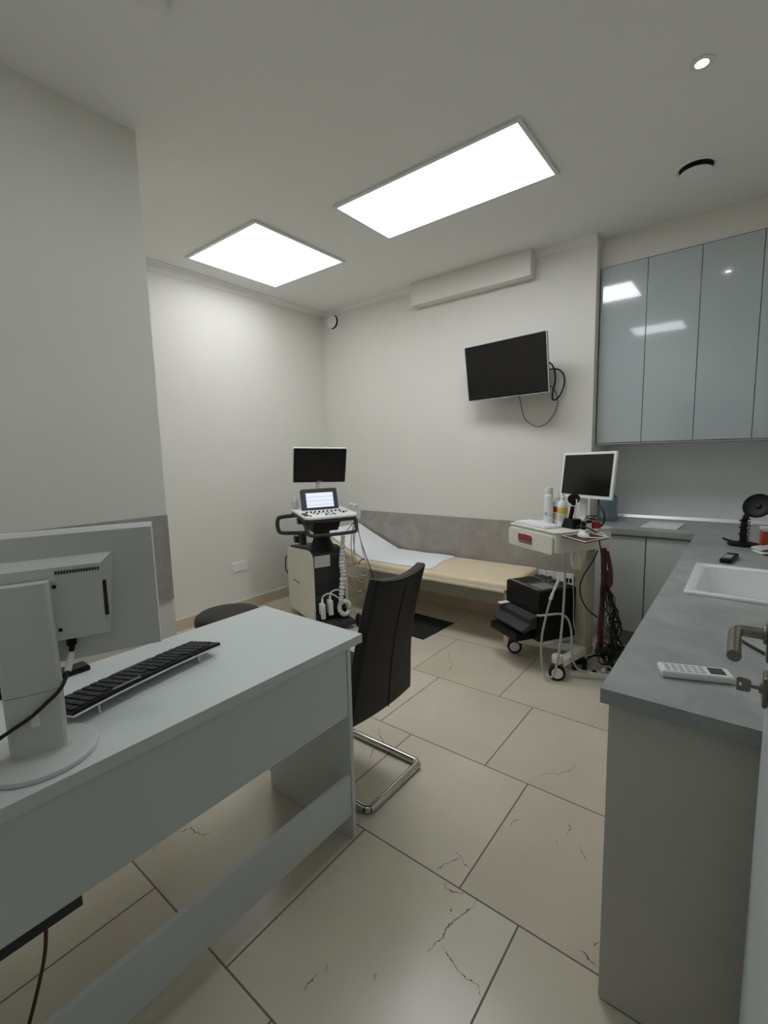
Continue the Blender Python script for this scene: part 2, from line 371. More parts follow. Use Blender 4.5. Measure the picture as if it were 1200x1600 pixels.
MB().cyl((3.862, -2.846, 1.062), (3.849, -2.846, 1.062), 0.009, n=20, bev=.002).build('lock_cylinder', 'nickel', d)
k = MB(); k.box(3.838, 3.856, -2.8475, -2.8445, 1.059, 1.065)
bow = [(0, .010), (.004, .0125), (.018, .0115), (.0205, .008), (.0205, -.008), (.018, -.0115), (.004, -.0125), (0, -.010)]
hole = [(.0035, .003), (.0075, .003), (.0075, -.003), (.0035, -.003)]
def kb_(p, q, t): return Vector((3.8185 + p, -2.846 + t, 1.062 + q))
k.prism([(0, .010), (.003, .0125), (.0035, .003), (.0035, -.003), (.003, -.0125), (0, -.010)], -.0012, .0012, kb_)
k.prism([(.003, .0125), (.018, .0115), (.0205, .008), (.0205, -.008), (.018, -.0115), (.003, -.0125), (.0035, -.003), (.0075, -.003), (.0075, .003), (.0035, .003)], -.0012, .0012, kb_)
k.build('door_key', 'nickel', d)
MB().tube([(3.819, -2.846, 1.052), (3.8195, -2.848, 1.045), (3.823, -2.85, 1.037), (3.826, -2.85, 1.034)], 0.0004, n=5).build('key_string', 'greycord', d)

# ------------------------------------------------------------------ ceiling fittings
def panel_light(x0, x1, y0, y1, glow, label):
    t = thing('ceiling_light', label, 'ceiling light', ((x0 + x1) / 2, (y0 + y1) / 2, H), 0, 'square-edged ceiling light panels')
    hx, hy = (x1 - x0) / 2, (y1 - y0) / 2; f = 0.022
    fr = MB()
    for b in ((-hx - f, hx + f, -hy - f, -hy), (-hx - f, hx + f, hy, hy + f), (-hx - f, -hx, -hy, hy), (hx, hx + f, -hy, hy)): fr.box(*b, -0.014, 0, bev=.002)
    fr.build('light_frame', 'white_met', t)
    box('light_diffuser', glow, (-hx, hx, -hy, hy, -0.010, -0.004), t)
    return t
panel_light(0.305, 1.138, -1.744, -0.906, 'glowA', 'smaller squarish lit ceiling panel near the left wall')
panel_light(1.681, 2.857, -1.526, -0.988, 'glowB', 'long rectangular lit ceiling panel over the middle of the room')
panel_light(2.49, 3.07, -3.42, -2.92, 'glowC', 'lit ceiling panel seen only as a mirror image in the cabinet doors')
t = thing('recessed_spotlight', 'small round recessed spotlight glowing in the ceiling above the worktop', 'spotlight', (3.57, -1.353, H))
MB().lathe([(0.024, -0.0005), (0.044, -0.0005), (0.044, -0.004), (0.032, -0.006), (0.024, -0.004), (0.024, -.0005)], n=36).build('trim_ring', 'white_met', t)
MB().lathe([(0, -0.003), (0.0235, -0.003), (0.0235, -0.001), (0, -0.001)], n=30).build('spotlight_bulb', 'glowS', t)
def vent(name, label, loc, rot, r, gap, cat):
    t = thing(name, label, cat, loc); t.rotation_euler = rot
    MB().lathe([(r * .80, 0), (r, 0), (r * 1.0, 0.006), (r * .93, 0.010), (r * .80, 0.007), (r * .80, 0)], n=40).build('vent_ring', 'ceil', t)
    MB().lathe([(0, 0.0005), (r * .80, 0.0005), (r * .80, 0.0025), (0, 0.0025)], n=36).build('vent_opening', 'rubber', t)
    MB().lathe([(0, gap - .012), (r * .6, gap - .012), (r * .74, gap - .004), (r * .76, gap), (r * .6, gap + .006), (0, gap + .008)], n=40).build('vent_disc', 'ceil', t)
    MB().cyl((0, 0, 0.001), (0, 0, gap - .01), 0.008).build('vent_stem', 'white_met', t)
vent('ceiling_vent', 'round white air valve in the ceiling above the wall cabinets', (3.487, -0.515, H), (R(180), 0, 0), 0.105, 0.034, 'vent')
vent('wall_vent', 'round white air valve high on the back wall by the corner', (0.159, 0, 2.922), (R(90), 0, 0), 0.092, 0.030, 'vent')
t = thing('smoke_detector', 'round white detector on the ceiling at the very top edge of the photo', 'detector', (2.135, -2.905, H))
MB().lathe([(0.055, 0), (0.055, -0.012), (0.045, -0.03), (0.02, -0.036), (0, -0.036)], n=36).build('detector_body', 'white_met', t)
MB().lathe([(0.062, 0), (0.062, -0.006), (0.056, -0.009), (0.055, 0)], n=36).build('detector_base', 'white_met', t)

# ------------------------------------------------------------------ wall cabinets
def wall_cabinet(x0, x1, label):
    t = thing('wall_cabinet', label, 'cabinet', ((x0 + x1) / 2, 0.1, 1.511), 0, 'glossy wall cabinets')
    h = (x1 - x0) / 2
    box('cabinet_body', 'cab', (-h, h, 0.020, 0.437, 0.012, 1.317), t)
    box('cabinet_door', 'gloss', (-h + .002, h - .002, 0, 0.018, 0.016, 1.313), t, bev=.0012)
    box('grip_rail', 'alu', (-h + .0005, h - .0005, 0.004, 0.022, 0.0, 0.011), t)
wall_cabinet(2.856, 3.170, 'grey glossy wall cabinet beside the wall corner, mirroring the cut-off light panel')
wall_cabinet(3.170, 3.492, 'second grey glossy wall cabinet from the corner, mirroring most of the strip-shaped reflection')
wall_cabinet(3.492, 3.818, 'third grey glossy wall cabinet from the corner, mirroring a single dot of light')
wall_cabinet(3.818, 4.240, 'grey glossy wall cabinet cut off by the right edge of the photo')
# ------------------------------------------------------------------ base cabinets and L-shaped worktop
def base_cabinet(x0, x1, label):
    t = thing('base_cabinet', label, 'cabinet', ((x0 + x1) / 2, -0.125, 0), 0, 'grey base cabinets on the back wall')
    h = (x1 - x0) / 2
    box('cabinet_body', 'cab', (-h, h, 0.021, 0.66, 0.13, 0.855), t)
    box('cabinet_door', 'cab_low', (-h + .002, h - .002, 0, 0.019, 0.13, 0.838), t, bev=.001)
    box('plinth', 'cab', (-h, h, 0.16, 0.18, 0.0, 0.128), t)
base_cabinet(2.866, 3.265, 'grey base cabinet under the back worktop, behind the cart')
base_cabinet(3.269, 3.567, 'grey base cabinet under the back worktop, in the inner corner')
WX, WY = 3.557, -2.668
t = thing('base_cabinet', 'long grey base cabinet run with a plain end panel, under the sink worktop', 'cabinet', (3.9, -1.4, 0))
box('end_panel', 'cab', (-0.327, 0.345, -1.247, -1.229, 0.006, 0.858), t, bev=.001)
box('plinth', 'dark_gap', (-0.300, 0.345, -1.236, 1.2, 0.0, 0.0055), t)
for i in range(4):
    y0 = -1.227 + i * 0.62; b = (-0.327, -0.309, y0 + .002, y0 + .617, 0.10, 0.84)
    box('cabinet_door', 'cab_low', b, t, bev=.001)
cb = MB(); y1, y2 = -1.227, 1.2
cb.box(-0.308, 0.345, -1.228, -0.30, 0.10, 0.855); cb.box(-0.308, 0.345, 0.32, 1.2, 0.10, 0.855); cb.box(-0.308, 0.345, -0.30, 0.32, 0.10, 0.70)
cb.build('cabinet_body', 'cab', t)
# worktop, one piece, with the sink cut-out
SX0, SX1, SY0, SY1 = 3.655, 4.115, -1.665, -1.125
wt = MB(); zt, zb = 0.8957, 0.858
for b in ((WX, SX0, WY, -0.147), (SX1, 4.25, WY, -0.147), (SX0, SX1, WY, SY0), (SX0, SX1, SY1, -0.147), (2.853, 4.25, -0.147, 0.538)): wt.box(*b, zb, zt)
bmesh.ops.remove_doubles(wt.bm, verts=wt.bm.verts, dist=1e-5)
o = tag(wt.build('worktop', 'worktop'), 'grey stone-look L-shaped worktop running along the back and the right side', 'worktop')
t2 = thing('worktop_rail', 'pale upstand strip along the back edge of the worktop', 'rail', (2.86, 0.54, 0.897))
M['satin_alu'] = mat('satin_aluminium', (225, 226, 226), 0.4, 0.9, var=.02)
MB().prism([(-.0105, 0), (-.026, 0), (-.026, .004), (-.016, .026), (-.0105, .026)], 0, 1.38, lambda p, q, t_: Vector((t_, p, q)), bev=.0006).build('rail_strip', 'satin_alu', t2)
# sink
sk = MB(); a0, a1, b0, b1 = 3.635, 4.135, -1.685, -1.105; zr = 0.9095
def ringpts(x0, x1, y0, y1, z, r, n=6):
    P = []
    for cx, cy, a in ((x1 - r, y1 - r, 0), (x0 + r, y1 - r, 90), (x0 + r, y0 + r, 180), (x1 - r, y0 + r, 270)):
        for i in range(n + 1):
            an = R(a + 90 * i / n); P.append((cx + r * math.cos(an), cy + r * math.sin(an), z))
    return P
rings = [ringpts(a0, a1, b0, b1, 0.897, .02), ringpts(a0, a1, b0, b1, 0.906, .02), ringpts(a0 + .006, a1 - .006, b0 + .006, b1 - .006, zr, .02), ringpts(a0 + .035, a1 - .035, b0 + .035, b1 - .035, zr - .001, .045),
         ringpts(a0 + .045, a1 - .045, b0 + .045, b1 - .045, zr - .01, .05), ringpts(a0 + .065, a1 - .065, b0 + .065, b1 - .065, 0.76, .06), ringpts(a0 + .10, a1 - .10, b0 + .10, b1 - .10, 0.735, .06), ringpts(a0 + .2, a1 - .2, b0 + .2, b1 - .2, 0.73, .02)]
RV = [[sk.bm.verts.new(p) for p in r] for r in rings]
for A, B in zip(RV, RV[1:]):
    for i in range(len(A)): sk.bm.faces.new((A[i], A[(i + 1) % len(A)], B[(i + 1) % len(A)], B[i]))
sk.bm.faces.new(RV[-1]); bmesh.ops.recalc_face_normals(sk.bm, faces=sk.bm.faces)
t = thing('sink', 'white inset sink basin in the grey worktop', 'sink')
sk.build('sink_basin', 'porcelain', t, 60)
MB().lathe([(0, .7305), (.04, .7305), (.043, .733), (.036, .735), (0, .734)], o=(3.885, -1.395, 0.001), n=30).build('drain', 'chrome', t)

# ------------------------------------------------------------------ desk
t = thing('desk', 'pale grey office desk with front panel and low stretcher board', 'desk', (2.41, -3.19, 0))
box('desktop', 'desk', (-0.29, 0.293, -0.605, 0.611, 0.779, 0.812), t, bev=.0015)
box('side_panel', 'desk', (-0.22, 0.280, 0.539, 0.557, 0, 0.778), t, bev=.001)
box('side_panel', 'desk', (-0.22, 0.280, -0.600, -0.582, 0, 0.778), t, bev=.001)
box('front_panel', 'desk', (0.258, 0.276, -0.581, 0.538, 0.512, 0.778), t, bev=.001)
box('stretcher_board', 'desk', (0.258, 0.276, -0.581, 0.538, 0.105, 0.268), t, bev=.001)
ct = box('cable_tray', 'dark_pl', (0.225, 0.257, -0.575, -0.345, 0.470, 0.540), t, bev=.002)
tag(MB().tube([(2.64, -3.60, 0.472), (2.65, -3.612, 0.40), (2.655, -3.645, 0.30), (2.66, -3.69, 0.19), (2.655, -3.735, 0.09), (2.64, -3.765, 0.012), (2.60, -3.785, 0.006)], 0.004, n=8).build('brown_cable', 'brown'), 'dark brown cable hanging down under the desk', 'cable')

# desk monitor, seen from behind
t = thing('computer_monitor', 'white computer monitor seen from behind, standing on the desk', 'monitor', (2.57, -3.555, 0.812), 69)
MB().lathe([(0, 0), (.112, 0), (.114, .004), (.112, .011), (.106, .014), (0, .016)], n=56).build('stand_base', 'grey_pl', t)
MB().lathe([(0, .012), (.062, .012), (.060, .018), (0, .019)], n=40, T=Matrix.Diagonal((1, .62, 1, 1))).build('stand_collar', 'grey_pl', t)
cm = MB()
def colsec(z0, z1, w0, w1, mb, y0=-.026, y1=.012, pinch=.35):
    n = 12
    def sec(z, hw): return [(-hw, y1), (-hw, y0 + .012), (-hw + .006, y0 + .004), (-hw * .6, y0), (hw * .6, y0), (hw - .006, y0 + .004), (hw, y0 + .012), (hw, y1)]
    A = [mb.bm.verts.new((x, y, z0)) for x, y in sec(z0, w0)]; B = [mb.bm.verts.new((x, y, z1)) for x, y in sec(z1, w1)]
    for i in range(8): mb.bm.faces.new((A[i], A[(i + 1) % 8], B[(i + 1) % 8], B[i]))
    mb.bm.faces.new(A[::-1]); mb.bm.faces.new(B); bmesh.ops.recalc_face_normals(mb.bm, faces=mb.bm.faces)
colsec(.160, .405, .054, .051, cm); cm.build('stand_column', 'grey_pl', t)
cm = MB(); colsec(.014, .1585, .0525, .054, cm); cm.build('stand_foot_cover', 'grey_pl', t)
box('lock_slider', 'white_pl', (-.008, .008, -.031, -.024, .085, .118), t, bev=.002)
# panel with sloped edges
pb = MB(); hw, zl, zh, y = .272, .190, .510, .046
A = [(-hw, y + .012, zl), (hw, y + .012, zl), (hw, y + .012, zh), (-hw, y + .012, zh)]
B = [(-hw + .004, y, zl + .005), (hw - .004, y, zl + .005), (hw - .004, y, zh - .009), (-hw + .004, y, zh - .009)]
C = [(p[0], y + .030, p[2]) for p in A]
VV = [[pb.bm.verts.new(p) for p in q] for q in (B, A, C)]
for P, Q in zip(VV, VV[1:]):
    for i in range(4): pb.bm.faces.new((P[i], P[(i + 1) % 4], Q[(i + 1) % 4], Q[i]))
pb.bm.faces.new(VV[0]); pb.bm.faces.new(VV[2][::-1]); bmesh.ops.recalc_face_normals(pb.bm, faces=pb.bm.faces)
bk = pb.build('screen_housing', 'grey_pl', t, 20)
box('monitor_screen', 'screen', (-hw + .012, hw - .012, y + .0295, y + .0315, zl + .014, zh - .012), t)
bm_ = MB()
A = [(-.172, y + .001, .245), (.160, y + .001, .245), (.178, y + .001, .448), (-.178, y + .001, .448)]
B = [(-.150, .012, .258), (.148, .012, .258), (.152, .012, .430), (-.152, .012, .430)]
VV = [[bm_.bm.verts.new(p) for p in q] for q in (B, A)]
for i in range(4): bm_.bm.faces.new((VV[0][i], VV[0][(i + 1) % 4], VV[1][(i + 1) % 4], VV[1][i]))
bm_.bm.faces.new(VV[0]); bm_.bm.faces.new(VV[1][::-1]); bmesh.ops.recalc_face_normals(bm_.bm, faces=bm_.bm.faces)
bl = bm_.build('rear_housing', 'grey_pl', t, 15)
vs = MB()
for i in range(16): vs.box(.062 + i * .0055, .0655 + i * .0055, .0105, .0135, .414, .421)
vs.build('vent_slots', 'dark_gap', bl)
for x, z in ((.058, .386), (.061, .283), (-.058, .386), (-.061, .283)): MB().cyl((x, .0135, z), (x, .0105, z), .0045, n=14).build('screw', 'black_pl', bl)
box('mount_plate', 'grey_pl', (-.062, .062, .0075, .0125, .395, .405), t, bev=.001)
MB().box(.153, .160, .0135, .030, .30, .385).build('side_slot', 'dark_gap', bl)
cn = MB(); cn.box(.068, .088, .024, .044, .236, .262, bev=.003); cn.cyl((.078, .034, .238), (.076, .030, .222), .007, .005, n=12)
cn.build('cable_plug', 'black_pl', t)
c1 = MB().tube([(.076, .030, .224), (.071, .015, .203), (.066, .0, .183), (.052, -.032, .160), (.022, -.034, .134), (-.010, -.035, .110), (-.062, -.036, .083), (-.12, -.05, .052), (-.17, -.07, .024), (-.22, -.08, .006)], .0042, n=10).build('monitor_cable', 'cord', t)
MB().cyl((.0755, .027, .219), (.0665, .002, .185), .0078, .0078, n=8).build('cable_tag', 'white_pl', c1)

# keyboard on the desk
t = thing('keyboard', 'black keyboard with white underside raised on its feet, on the desk', 'keyboard', (2.388, -3.245, 0.812), -79.4)
Tk = Matrix.Translation((0, -.068, .006)) @ Matrix.Rotation(R(8.5), 4, 'X') @ Matrix.Translation((0, .068, 0))
def ks(x, y, z): return Tk @ Vector((x, y + .006 * (abs(x) / .23) ** 2, z + .003 * (1 - (x / .23) ** 2)))
def slab(z0, z1, hx, hy, mb, n=20):
    for i in range(n):
        x0, x1 = -hx + 2 * hx * i / n, -hx + 2 * hx * (i + 1) / n
        P = [ks(x, yy, zz) for zz in (z0, z1) for x, yy in ((x0, -hy), (x1, -hy), (x1, hy), (x0, hy))]
        V = [mb.bm.verts.new(p) for p in P]
        for f in ((0, 3, 2, 1), (4, 5, 6, 7), (0, 1, 5, 4), (1, 2, 6, 5), (2, 3, 7, 6), (3, 0, 4, 7)): mb.bm.faces.new([V[j] for j in f])
    bmesh.ops.remove_doubles(mb.bm, verts=mb.bm.verts, dist=1e-5)
    bad = [f for f in mb.bm.faces if all(len(e.link_faces) > 2 for e in f.edges)]
m1 = MB(); slab(0, .005, .242, .073, m1); m1.build('keyboard_base', 'white_pl', t)
m1 = MB(); slab(.005, .014, .241, .072, m1); m1.build('keyboard_top', 'black_pl', t)
kk = MB()
for r_ in range(6):
    for c_ in range(20):
        x = -.226 + c_ * .0238; yy = -.058 + r_ * .0214
        if r_ == 0 and 6 <= c_ <= 12: continue
        if r_ == 5 and c_ % 5 == 0: continue
        p = ks(x, yy, .014); q = Tk.to_3x3().to_4x4(); q.translation = p
        kk.box(-.0092, .0092, -.0085, .0085, 0, .004, bev=.0012, seg=1, T=q)
p = ks(-.012, -.056, .014); q = Tk.to_3x3().to_4x4(); q.translation = p
kk.box(-.066, .066, -.0085, .0085, 0, .004, bev=.0012, seg=1, T=q)
kk.build('keys', 'dark_pl', t)
q = Tk.to_3x3().to_4x4(); q.translation = ks(.085, .063, .0142)
MB().box(-.042, .042, -.004, .004, 0, .0035, bev=.001, T=q).build('media_keys', 'alu', t)
for x in (-.165, .165):
    p = ks(x, .052, 0)
    MB().cyl(p, (p.x + .004, p.y + .012, .0005), .0035, .003, n=10).build('foot', 'white_pl', t)
t = thing('black_box', 'flat black box on the back edge of the desk behind the monitor', 'box', (2.150, -3.42, 0.812))
box('box_body', 'black_pl', (-.026, .026, -.30, .11, 0, .016), t, bev=.004)
box('box_lid', 'dark_pl', (-.024, .024, -.295, .105, .0165, .019), t, bev=.002)

# ------------------------------------------------------------------ cantilever chair
t = thing('cantilever_chair', 'dark leather cantilever chair with high back beside the end of the desk', 'chair', (2.40, -2.335, 0))
prof = [(0.37, .215, .216), (.50, .228, .204), (.62, .243, .186), (.72, .258, .178), (.82, .277, .174), (.90, .295, .173), (.985, .317, .173)]
def pf(v):
    z = .37 + v * .615
    for (z0, x0, w0), (z1, x1, w1) in zip(prof, prof[1:]):
        if z <= z1 + 1e-6:
            k_ = (z - z0) / (z1 - z0); return z, x0 + (x1 - x0) * k_, w0 + (w1 - w0) * k_
    return prof[-1]
def backpt(u, v, th):
    z, x, w_ = pf(v); s_ = 2 * u - 1
    zz = z + (0.022 * (abs(s_) ** 2) - .012) * (v ** 4)
    if v < .08: zz += .004 * (abs(s_) ** 2 - .5)
    return Vector((x + th + .018 * (abs(s_) ** 2.0) * -1 * .8, s_ * w_ + max(0, (z - .55) / .435) ** 1.3 * .035, zz))
def shell(mb, t0, t1, nu=16, nv=22):
    F = [[mb.bm.verts.new(backpt(i / nu, j / nv, t0)) for j in range(nv + 1)] for i in range(nu + 1)]
    G = [[mb.bm.verts.new(backpt(i / nu, j / nv, t1)) for j in range(nv + 1)] for i in range(nu + 1)]
    for i in range(nu):
        for j in range(nv):
            mb.bm.faces.new((F[i][j], F[i][j + 1], F[i + 1][j + 1], F[i + 1][j])); mb.bm.faces.new((G[i][j], G[i + 1][j], G[i + 1][j + 1], G[i][j + 1]))
    for i in range(nu):
        mb.bm.faces.new((F[i][0], F[i + 1][0], G[i + 1][0], G[i][0])); mb.bm.faces.new((F[i][nv], G[i][nv], G[i + 1][nv], F[i + 1][nv]))
    for j in range(nv):
        mb.bm.faces.new((F[0][j], G[0][j], G[0][j + 1], F[0][j + 1])); mb.bm.faces.new((F[nu][j], F[nu][j + 1], G[nu][j + 1], G[nu][j]))
    bmesh.ops.recalc_face_normals(mb.bm, faces=mb.bm.faces)
    ed = [e for e in mb.bm.edges if len(e.link_faces) == 2 and e.calc_face_angle() > R(55)]
    bmesh.ops.bevel(mb.bm, geom=ed, offset=.012, segments=3, profile=.5, affect='EDGES')
mb = MB(); shell(mb, -.052, 0.0); bk = mb.build('backrest', 'leather', t, 60)
# seams on the back: a rim line and a centre line
sm = MB()
sm.tube([backpt(.54, v, .0005) for v in [i / 14 for i in range(0, 15)]][:-1], .0022, n=6, smooth=0)
sm.tube([backpt(u, .985, .001) for u in [i / 16 for i in range(1, 16)]], .0014, n=6, smooth=0)
sm.build('seam', 'rubber', bk)
st = MB()
for i in range(26):
    u = .03 + .94 * i / 26
    st.tube([backpt(u, .993, -.002), backpt(u + .02, .993, -.002)], .0019, n=5, smooth=0)
st.build('stitching', 'seam', bk)
MB().box(-.27, .205, -.20, .20, .405, .475, bev=.025, seg=4).build('seat', 'leather', t)
fr = MB()
path = [(.19, .175, .385), (-.20, .175, .385), (-.245, .178, .365), (-.262, .18, .31), (-.25, .185, .06), (-.235, .187, .025), (-.19, .188, .0178), (.20, .188, .0178), (.238, .186, .0178), (.255, .170, .0178), (.258, .15, .0178),
        (.258, -.15, .0178), (.255, -.170, .0178), (.238, -.186, .0178), (.20, -.188, .0178), (-.19, -.188, .0178), (-.235, -.187, .025), (-.25, -.185, .06), (-.262, -.18, .31), (-.245, -.178, .365), (-.20, -.175, .385), (.19, -.175, .385)]
fr.tube(path, .0168, n=16, smooth=5); fr.build('chair_frame', 'chrome', t, 60)
# round stool behind the desk
t = thing('stool', 'dark round-seated stool standing behind the desk by the left wall', 'stool', (1.235, -2.20, 0))
MB().lathe([(0, .42), (.19, .42), (.208, .432), (.212, .455), (.206, .482), (.185, .497), (.10, .503), (0, .504)], n=48).build('seat', 'leather', t, 60)
MB().lathe([(.014, .12), (.014, .30), (.022, .30), (.022, .40), (.07, .405), (.07, .419), (0, .419)], n=24).build('gas_post', 'chrome', t)
for i in range(5):
    a = R(72 * i + 20); c, s_ = math.cos(a), math.sin(a)
    lg = MB().tube([(.0, .0, .105), (.12 * c, .12 * s_, .10), (.24 * c, .24 * s_, .075)], .014, n=10).build('leg', 'black_pl', t)
    wh = MB(); px, py = .24 * c, .24 * s_
    wh.cyl((px - .011 * s_, py + .011 * c, .027), (px + .011 * s_, py - .011 * c, .027), .027, n=20, bev=.004); wh.cyl((px, py, .035), (px, py, .08), .007, n=10)
    wh.build('caster', 'rubber', lg)

# ------------------------------------------------------------------ examination couch with paper
t = thing('examination_couch', 'beige padded examination couch with raised head along the back wall', 'couch', (0, 0, 0))
def slabpad(pts, y0, y1, th, mb, rnd=.028):
    """padded slab following a profile of (x, z) top points"""
    n = len(pts); prof2 = []
    m_ = [(0.0, -th), (0.0, -rnd), (.3 * rnd, -.3 * rnd), (rnd, 0.0)]
    sec = [(y0 + a, b) for a, b in m_] + [(y1 - a, b) for a, b in reversed(m_)]
    rings = []
    for i, (x, z) in enumerate(pts):
        dx, dz = (pts[min(i + 1, n - 1)][0] - pts[max(i - 1, 0)][0]), (pts[min(i + 1, n - 1)][1] - pts[max(i - 1, 0)][1])
        l_ = math.hypot(dx, dz); nx, nz = -dz / l_, dx / l_
        e = min(i, n - 1 - i); drop = (0.022, .006, 0)[min(e, 2)]
        rings.append([mb.bm.verts.new((x + nx * (min(b, -drop)), yy, z + nz * (min(b, -drop)))) for yy, b in sec])
    k_ = len(sec)
    for A, B in zip(rings, rings[1:]):
        for i in range(k_): mb.bm.faces.new((A[i], A[(i + 1) % k_], B[(i + 1) % k_], B[i]))
    mb.bm.faces.new(rings[0][::-1]); mb.bm.faces.new(rings[-1]); bmesh.ops.recalc_face_normals(mb.bm, faces=mb.bm.faces)
mb = MB(); slabpad([(1.005, .503), (1.012, .503), (1.03, .503), (1.3, .503), (1.7, .502), (2.1, .502), (2.42, .502), (2.452, .502), (2.462, .502)], -.655, -.03, .048, mb)
mb.build('mattress', 'beige', t, 50)
mb = MB(); slabpad([(.462, .733), (.470, .730), (.49, .722), (.7, .632), (.9, .546), (.975, .514), (.988, .5085), (.996, .505)], -.655, -.03, .048, mb)
hd = mb.build('headrest', 'beige', t, 50)
fr = MB(); fr.box(1.0, 2.44, -.672, -.612, .434, .4535, bev=.003); fr.box(1.0, 2.44, -.08, -.05, .418, .4535, bev=.003); fr.box(1.0, 1.03, -.605, -.08, .418, .4535); fr.box(2.41, 2.44, -.605, -.08, .418, .4535)
fr.box(.55, 1.0, -.672, -.612, .434, .4535, bev=.003); fr.box(.55, 1.0, -.08, -.05, .418, .4535, bev=.003); fr.box(.55, .58, -.605, -.08, .418, .4535)
fr.build('bed_frame', 'bedframe', t)
for x, yy in ((.62, -.62), (2.418, -.62), (.62, -.075), (2.418, -.075), (1.05, -.62), (1.05, -.075)):
    MB().box(x, x + .04, yy - .012, yy + .028, 0, .417, bev=.003).build('leg', 'bedframe', t)
MB().tube([(.78, -.60, .44), (.73, -.60, .50), (.69, -.60, .57)], .010, n=10).build('headrest_strut', 'bedframe', t)
# paper sheet over the head half
def paperpt(u, v):
    prof = [(.474, .7355), (.50, .7255), (.75, .6185), (.965, .5250), (.99, .5130), (1.02, .5075), (1.1, .5055), (1.25, .5052), (1.45, .5052), (1.70, .5050)]
    yy = -.600 + v * .555
    d_ = u * (len(prof) - 1); i = min(int(d_), len(prof) - 2); k_ = d_ - i
    x = prof[i][0] + (prof[i + 1][0] - prof[i][0]) * k_; z = prof[i][1] + (prof[i + 1][1] - prof[i][1]) * k_
    if u > .8: x += (1 - v) * .075 * (u - .8) / .2 - .04 * (u - .8) / .2 + .012 * math.sin(v * 9) * (u - .8) / .2
    return Vector((x, yy + .006 * math.sin(u * 21), z + .0018 + .0015 * math.sin(u * 37 + v * 5) * math.sin(v * 8)))
tag(MB().grid(paperpt, 60, 16, .0012).build('paper_sheet', 'paper', None, 80), 'white paper sheet covering the head half of the couch', 'sheet')
# rubber mat in front of the couch
t = thing('floor_mat', 'black rubber mat lying on the floor in front of the couch', 'mat', (1.60, -.63, 0), -3)
box('mat_body', 'rubber', (-.35, .257, -.225, .23, 0, .006), t, bev=.002)

# ------------------------------------------------------------------ television on the back wall
t = thing('television', 'black flat television tilted down on the back wall', 'television', (2.245, -0.25, 2.13), 0)
TV = Matrix.Rotation(R(-8), 4, 'Z') @ Matrix.Rotation(R(8), 4, 'X')
MB().box(-.362, .362, -.006, .024, -.218, .218, bev=.005).move(TV).build('tv_housing', 'black_pl', t)
MB().box(-.352, .352, -.0085, -.0055, -.205, .209).move(TV).build('tv_screen', 'screen', t)
bz_ = MB()
for b in ((-.3645, -.361, -.0075, .006, -.2195, .2195), (.361, .3645, -.0075, .006, -.2195, .2195), (-.361, .361, -.0075, .006, .2165, .2195), (-.361, .361, -.0075, .006, -.2195, -.2165)): bz_.box(*b)
bz_.box(-.02, .02, -.0075, .004, -.2235, -.2195)
bz_.move(TV).build('tv_edge', 'grey_pl', t)
MB().box(-.25, .25, .024, .06, -.15, .12, bev=.01).move(TV).build('tv_back', 'black_pl', t)
mt = MB(); mt.box(-.06, .06, .236, .249, -.12, .12); mt.box(-.02, .02, .05, .24, -.03, .03); mt.build('wall_mount', 'dark_pl', t)
TI = Matrix.Translation((-2.245, .25, -2.13))
MB().tube([(2.335, -.205, 1.935), (2.312, -.10, 1.90), (2.315, -.05, 1.80), (2.335, -.03, 1.735), (2.40, -.02, 1.685), (2.44, -.02, 1.672), (2.51, -.02, 1.70), (2.575, -.02, 1.785), (2.592, -.025, 1.88), (2.57, -.06, 1.96), (2.53, -.12, 2.0)], .0032, n=8).move(TI).build('signal_cord', 'cord', t)
MB().tube([(2.45, -.14, 2.17), (2.53, -.08, 2.165), (2.565, -.05, 2.12), (2.575, -.04, 2.03), (2.555, -.04, 1.92), (2.565, -.04, 1.875), (2.61, -.04, 1.90), (2.645, -.04, 1.99), (2.635, -.04, 2.07), (2.58, -.05, 2.11), (2.48, -.12, 2.10)], .0062, n=8).move(TI).build('power_cord', 'cord', t)

# ------------------------------------------------------------------ sockets
def round_socket(p, ax, parent):
    """p centre, ax: (right, up, out) vectors"""
    r_, u_, o_ = (Vector(v) for v in ax)
    T = Matrix((r_, u_, o_)).transposed().to_4x4(); T.translation = Vector(p)
    s0 = MB().lathe([(.020, .0105), (.022, .0105), (.022, .012), (.0195, .012), (.0185, .003), (0, .003)], n=28, T=T).build('socket_well', 'grey_pl', parent)
    h_ = MB()
    for x in (-.0095, .0095): h_.cyl(T @ Vector((x, 0, .0031)), T @ Vector((x, 0, .0045)), .0026, n=10)
    h_.build('socket_holes', 'dark_gap', s0)
t = thing('wall_socket', 'white double socket low on the left wall', 'socket', (0, -1.265, 0.443))
for y0 in (-.084, .0015):
    box('socket_plate', 'white_pl', (0, .0115, y0, y0 + .0825, -.043, .043), t, bev=.003)
    round_socket((.0005, y0 + .041, 0), ((0, 1, 0), (0, 0, 1), (1, 0, 0)), t)
t = thing('wall_socket', 'white strip of sockets on the back wall behind the cart', 'socket', (2.602, 0, .423))
for i, x0 in enumerate((-.147, -.073, .001, .075)):
    box('socket_plate', 'white_pl', (x0, x0 + .072, -.0255, -.012, -.055, .055), t, bev=.003)
    if i < 2: round_socket((x0 + .036, -.014, 0), ((1, 0, 0), (0, 0, 1), (0, -1, 0)), t)
    if i == 3:
        dj = MB(); dj.box(x0 + .012, x0 + .032, -.027, -.0255, -.02, .018); dj.box(x0 + .04, x0 + .06, -.027, -.0255, -.02, .018); dj.build('data_port', 'black_pl', t)
MB().cyl((-.037, -.028, 0), (-.037, -.075, -.01), .019, .014, n=18, bev=.003).build('plug', 'black_pl', t)

